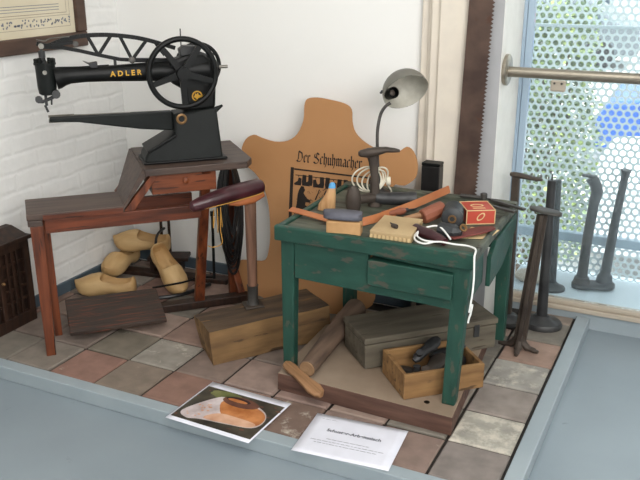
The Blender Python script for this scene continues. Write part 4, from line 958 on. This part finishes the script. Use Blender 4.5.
# desk lamp
t = thing('desk_lamp', 'grey metal gooseneck lamp at the back of the green table', 'lamp', (-1.022, 2.6, S))
b = nb(); lathe(b, [(.04, 0), (.04, .01), (.025, .018), (.012, .024), (.009, .03)], n=28); obj('base', b, 'iron_dark', t, smooth=True)
b = nb(); P = [(0, 0, .02), (-.008, -.004, .10), (-.012, -.006, .18), (-.012, -.006, .235), (-.004, -.002, .285), (.010, .004, .312), (.026, .012, .325)]
tube(b, smooth_path(P, 6), .0055, 12); obj('gooseneck', b, 'iron_old', t, smooth=True)
fwv = Vector((-.411, .850, -.328)); rtv = Vector((.9, .435, 0)); upc = rtv.cross(fwv)
axs = (fwv*-.50+(rtv*.32-upc*.95).normalized()*.866).normalized()
rc = Vector((-.95+1.022, 2.633-2.6, .909-S))+Vector((0, 0, .003))       # centre of the rim
apx = rc-axs*.074
b = nb(); dome = lambda R_, D_, z0: [(R_*math.sin(PI/2*k/10)**.85, z0+D_*(1-math.cos(PI/2*k/10))) for k in range(1, 11)]
prof = [(.004, 0)]+dome(.08, .074, 0); pin = [(r_, z_) for r_, z_ in reversed(dome(.0785, .0725, .0015))]+[(.004, .0015)]
lathe(b, prof+pin, apx, axs, 40); sh = obj('lamp_shade', b, ['shade', 'shade_in'], t, smooth=True)
for p_ in sh.data.polygons:
    c_ = Vector(p_.center)-apx; ra = (c_-axs*c_.dot(axs))
    if p_.normal.dot(ra) < 0: p_.material_index = 1
so = rc-rtv*.046-upc*.003-fwv*.0; sa = (fwv*-.9+rtv*.35).normalized()
b = nb(); lathe(b, [(.016, -.03), (.019, -.026), (.0195, .012), (.0165, .014), (.0155, -.01), (.002, -.012)], so, sa, 24); obj('socket', b, 'iron_black', t, smooth=True)
b = nb(); lathe(b, [(.009, -.012), (.011, -.004), (.009, .002), (.003, .004)], so, sa, 16); obj('socket_contact', b, 'iron_brown', t, smooth=True)
b = nb(); tube(b, [rc-rtv*.078+axs*-.006, rc-rtv*.086-upc*.004], .004, 8); obj('switch', b, 'rubber', t, smooth=True)

# lamp cord coil
b = nb(); c0 = Vector((-1.03, 2.525, .624))
for k in range(4):
    a0 = .15*k; ra, rb = .05-.005*k, .044-.003*(k % 3); o0 = c0+rtv*(-.012+.014*k)+Vector((0, -.004*k, .003*(k % 2)))
    tube(b, [o0+rtv*math.cos(2*PI*j/32)*ra+Vector((0, 0, 1))*math.sin(2*PI*j/32+a0)*rb+Vector((-.435, .9, 0))*.01*math.sin(4*PI*j/32+k) for j in range(32)], .0028, 8, True)
for k in range(4):
    o0 = c0+rtv*(.058+.003*k)+Vector((0, 0, -.006)); tube(b, [o0+Vector((0, 0, 1))*math.cos(2*PI*j/16)*.013+Vector((-.435, .9, 0))*math.sin(2*PI*j/16)*.012 for j in range(16)], .0028, 6, True)
tube(b, smooth_path([c0+rtv*.06+Vector((0, 0, -.018)), c0+Vector((.06, .05, -.05)), c0+Vector((.02, .08, -.0735)), c0+Vector((.003, .075, -.071))], 5), .0028, 8)
o = obj('lamp_cord', b, 'cord', smooth=True); tag(o, 'cream electric cord wound in a coil around the lamp neck behind the anvil', 'cord')

# ================================================================== SAW AND BLACK BOX AGAINST THE CASING
t = thing('crosscut_saw', 'long rusty crosscut saw blade leaning upright beside the window', 'saw', (0, 2.80, 0))
b = nb(); pts = [(-.822, 0.002), (-.812, .55), (-.797, 1.21), (-.79, 1.6)]
right = []
z = 0.002; n_ = 118
for k in range(n_):
    z = .002+1.598*k/n_; xr = -.752+.042*(z/1.3)+.002*math.sin(z*3); dz = 1.598/n_
    right += [(xr-.003, z), (xr+.0065, z+dz*.5)]
right.append((-.70, 1.6))
poly = right+pts[::-1]
prism(b, poly, lambda x, z: (x, -.012*0-.01+.01*z, z), lambda x, z: (x, -.008+.01*z, z)); obj('blade', b, 'saw', t)
t = thing('black_box', 'narrow black box standing on end against the cream casing behind the table', 'box', (-.93, 2.77, 0))
b = nb(); box(b, (0, 0, 0), (.068, .05, .628)); obj('body', b, 'beltblack', t, .003)
b = nb(); box(b, (.0, .0, .629), (.068, .05, .64)); obj('lid', b, 'iron_black', t, .002)

# ================================================================== IRON STANDS AT THE WINDOW
# stand 1: ribbed column with claw feet and flat oval top
t = thing('iron_last_stand', 'brown ribbed iron stand with claw foot and flat oval top, nearest the platform edge', 'stand', (-.505, 2.735, 0), 0, 'iron stands by the window')
b = nb(); 
for w_, d_ in ((.015, .038), (.038, .012)):
    hexa(b, [(-.014-w_/2*1.2, -d_/2*1.2, .02), (-.014+w_/2*1.2, -d_/2*1.2, .02), (-.014+w_/2*1.2, d_/2*1.2, .02), (-.014-w_/2*1.2, d_/2*1.2, .02)], [(.026-w_/2, -d_/2, .515), (.026+w_/2, -d_/2, .515), (.026+w_/2, d_/2, .515), (.026-w_/2, d_/2, .515)])
obj('column', b, 'iron_brown', t, .003)
b = nb(); 
for a in (180, 275, 345, 90):
    a = math.radians(a); d = Vector((math.cos(a), math.sin(a), 0)); o0 = Vector((-.014, 0, 0)); tube(b, smooth_path([o0+Vector((0, 0, .05)), o0+d*.025+Vector((0, 0, .016)), o0+d*.055+Vector((0, 0, .009)), o0+d*.075+Vector((0, 0, .007))], 4), [.018, .014, .010, .007], 8)
obj('claw_foot', b, 'iron_brown', t, smooth=True)
b = nb(); ax = Vector((.97, -.1, -.08)).normalized(); sy = Vector((.1, .99, 0)); up = ax.cross(sy)
blob(b, [(Vector((.036, 0, .527))+ax*x, w_, .0065, sy, (0, 0, 1)) for x, w_ in ((-.055, .008), (-.048, .02), (-.02, .028), (.015, .03), (.04, .024), (.055, .008))], 18, 3); obj('flat_top', b, 'iron_old', t, smooth=True)
# stand 2
t = thing('iron_last_stand', 'dark round iron stand with thin pin on top, just behind the claw footed one', 'stand', (-.487, 2.965, 0), 0, 'iron stands by the window')
b = nb(); lathe(b, [(.078, .001), (.08, .012), (.074, .022), (.04, .03), (.026, .045)], n=36, sy=.85); obj('base', b, 'iron_dark', t, smooth=True)
b = nb(); tube(b, [(0, 0, .03), (-.004, 0, .25), (-.01, 0, .577)], [.021, .018, .0155], 18); obj('column', b, 'iron_dark', t, smooth=True)
b = nb(); tube(b, [(-.01, 0, .57), (-.01, 0, .60)], .003, 8); obj('pin', b, 'iron_dark', t, smooth=True)
# stand 3
t = thing('iron_last_stand', 'dark iron stand with a foot shaped arm pointing right, next to the white window reveal', 'stand', (-.612, 2.93, 0), 0, 'iron stands by the window')
b = nb(); lathe(b, [(.05, .001), (.052, .02), (.04, .034), (.02, .045)], n=28); obj('base', b, 'iron_dark', t, smooth=True)
b = nb(); hexa(b, [(-.016, -.014, .03), (.016, -.014, .03), (.016, .014, .03), (-.016, .014, .03)], [(-.022, -.012, .585), (.006, -.012, .585), (.006, .012, .585), (-.022, .012, .585)]); obj('column', b, 'iron_brown', t, .004)
b = nb(); blob(b, [((x, 0, z), w_, h_, (0, 1, 0), (0, 0, 1)) for x, w_, h_, z in ((-.03, .008, .006, .592), (-.02, .017, .009, .592), (.01, .016, .010, .59), (.045, .02, .007, .586), (.075, .018, .006, .584), (.088, .006, .004, .583))], 16); obj('foot_arm', b, 'iron_brown', t, smooth=True)
SZ_ = .0505
# post on the sill
t = thing('iron_last_stand', 'slim dark iron post on a round base standing on the window sill behind the glass', 'stand', (-.50, 3.232, SZ_), 0, 'iron stands by the window')
b = nb(); lathe(b, [(.052, .001), (.05, .01), (.03, .018), (.018, .03)], n=28); obj('base', b, 'iron_dark', t, smooth=True)
b = nb(); tube(b, [(0, 0, .02), (-.015, 0, .42), (-.018, 0, .462)], [.014, .013, .0135], 16); obj('column', b, 'iron_dark', t, smooth=True)
# double stand
t = thing('double_last_stand', 'twin iron last stand with two tall posts on one base, on the window sill', 'stand', (-.352, 3.315, SZ_), 0)
b = nb(); blob(b, [((x*.9, x*.32, .012), w_, .012, (-.3, .95, 0), (0, 0, 1)) for x, w_ in ((-.088, .015), (-.075, .036), (-.04, .046), (0, .042), (.04, .046), (.075, .038), (.09, .016))], 20, 3); obj('base', b, 'iron_dark', t, smooth=True)
b = nb(); lathe(b, [(.034, .02), (.03, .045), (.022, .05), (.021, .07)], (-.044, -.015, 0), n=20); tube(b, smooth_path([(-.044, -.015, .04), (-.040, -.015, .2), (-.030, -.013, .36), (-.024, -.012, .41), (-.034, -.015, .445), (-.052, -.018, .468)], 5), [.021, .020, .020, .022, .023, .023, .022], 16)
blob(b, [((-.056+x, -.018, .474), w_, .005, (0, 1, 0), (0, 0, 1)) for x, w_ in ((-.03, .006), (-.022, .016), (0, .02), (.022, .016), (.028, .006))], 14); obj('bent_post', b, 'iron_dark', t, smooth=True)
b = nb(); lathe(b, [(.034, .02), (.03, .05), (.022, .058), (.02, .08)], (.040, .03, 0), n=20); tube(b, [(.040, .03, .05), (.055, .035, .3), (.068, .037, .46), (.07, .038, .485), (.071, .038, .50)], [.021, .017, .0145, .017, .022], 16); obj('straight_post', b, 'iron_dark', t, smooth=True)
b = nb(); blob(b, [((0, 0, z), r_, r_*.85, (1, 0, 0), (0, 1, 0)) for z, r_ in ((.001, .06), (.008, .07), (.02, .072), (.03, .062), (.034, .03))], 28, 2.1); o = obj('round_stone', b, 'cream', smooth=True); o.location = (-.598, 3.30, SZ_); tag(o, 'flat round cream stone lying on the window sill', 'stone')
o.data.materials[0] = M['sillrail']

# ================================================================== PAPERS ON THE PLATFORM EDGE
def sheet_frame(name, label, cat, c, ang, w_, h_, z=.0075, m='paper', curl=.004):
    t = thing(name, label, cat, (c[0], c[1], z), ang); b = nb(); n = 10
    g_ = [[b.verts.new(((i/n-.5)*w_, (j/n-.5)*h_, curl*((j/n-.5)*2)**2*(i/n))) for i in range(n+1)] for j in range(n+1)]
    for j in range(n):
        for i in range(n): b.faces.new([g_[j][i], g_[j][i+1], g_[j+1][i+1], g_[j+1][i]])
    o = obj('sheet', b, m, t, smooth=True); s = o.modifiers.new('t', 'SOLIDIFY'); s.thickness = .0004; s.offset = -1
    return t
a1 = math.atan2(1.808-1.784, -.664+.945)
t = sheet_frame('printed_sheet', 'white paper sheet with a printed heading on the platform front edge', 'sign', (-.822, 1.908), a1+.005, .29, .215, curl=0)
mt_ = Matrix.Translation((.0, .028, .0004))
text_mesh('heading', 'Schuster-Arbeitstisch', .0195, mt_, t, 'text', .0005, .0001, 1.0)
b = nb(); random.seed(5)
def word_row(b, x0, x1, y, h=.0016):
    x = x0
    while x < x1:
        w_ = random.uniform(.006, .018); w_ = min(w_, x1-x); b.faces.new([b.verts.new(p) for p in ((x, y, .0005), (x+w_, y, .0005), (x+w_, y+h, .0005), (x, y+h, .0005))]); x += w_+.003
word_row(b, -.07, .06, -.018); word_row(b, -.115, .11, -.032); word_row(b, -.10, .09, -.044); word_row(b, -.12, -.07, .083, .001)
obj('small_print', b, 'text', t)
a2 = math.atan2(1.763-1.774, -1.069+1.369)
t = sheet_frame('photo_print', 'glossy colour photo of a stone with a brown ring, on the platform front edge', 'photograph', (-1.231, 1.896), a2, .302, .252, curl=0)
b = nb(); PW, PH = .145, .108
def pface(b, pts, z, sm=True):
    if sm and z > .00055: pts = [(x*1.06, y*1.18+.004) for x, y in pts]
    P = [(v.x, v.y) for v in smooth_path([(x, y, 0) for x, y in pts], 4, True)] if sm else pts
    b.faces.new([b.verts.new((x, y, z)) for x, y in P])
pface(b, [(-PW, -PH), (PW, -PH), (PW, PH-.012), (-PW, PH-.012)], .0004, False); obj('photo_area', b, 'photodark', t)
def ell(cx, cy, rx, ry, n=28, a0=0, a1=2*PI, wob=0): return [(cx+rx*math.cos(a0+(a1-a0)*k/n)*(1+wob*math.sin(k*1.7)), cy+ry*math.sin(a0+(a1-a0)*k/n)*(1+wob*math.cos(k*2.3))) for k in range(n)]
b = nb(); pface(b, ell(-.055, .07, .06, .024, wob=.06), .0005); obj('photo_leaves', b, 'photogreen', t)
b = nb(); pface(b, [(-.125, -.06), (-.085, .02), (-.05, .05), (.03, .055), (.10, .03), (.125, -.01), (.11, -.05), (.03, -.065), (-.05, -.075), (-.09, -.085)], .0006); obj('photo_stone', b, 'photowhite', t)
b = nb(); pface(b, [(-.045, .03), (.03, .045), (.10, .025), (.122, -.012), (.105, -.045), (.03, -.05), (-.02, -.02)], .0007); obj('photo_orange_patch', b, 'photoorange', t)
b = nb(); pface(b, [(-.02, -.03), (.04, -.025), (.108, -.03), (.10, -.052), (.03, -.062), (-.045, -.066)], .0008); obj('photo_pink_patch', b, 'photopink', t)
b = nb()
for k in range(40):
    x, y = random.uniform(-.14, .14), random.uniform(-.10, .09)
    if abs(x) < .12 and -.07 < y < .06: continue
    pface(b, ell(x, y, random.uniform(.003, .01), random.uniform(.002, .005), 8), .00045)
obj('photo_gravel', b, 'photobrown', t)
b = nb()
for k in range(16): pface(b, ell(random.uniform(-.11, -.05), random.uniform(-.07, .01), random.uniform(.002, .006), random.uniform(.002, .004), 8), .00075)
obj('photo_speckles', b, 'photopink', t)
b = nb(); pface(b, ell(.008, .042, .062, .024), .0009); obj('photo_ring', b, 'photobrown', t)
b = nb(); pface(b, ell(-.006, .05, .042, .012), .001); obj('photo_ring_hollow', b, 'photoblack', t)
b = nb(); pface(b, ell(-.006, .046, .034, .007), .0011); obj('photo_ring_inside', b, 'photoorange', t)
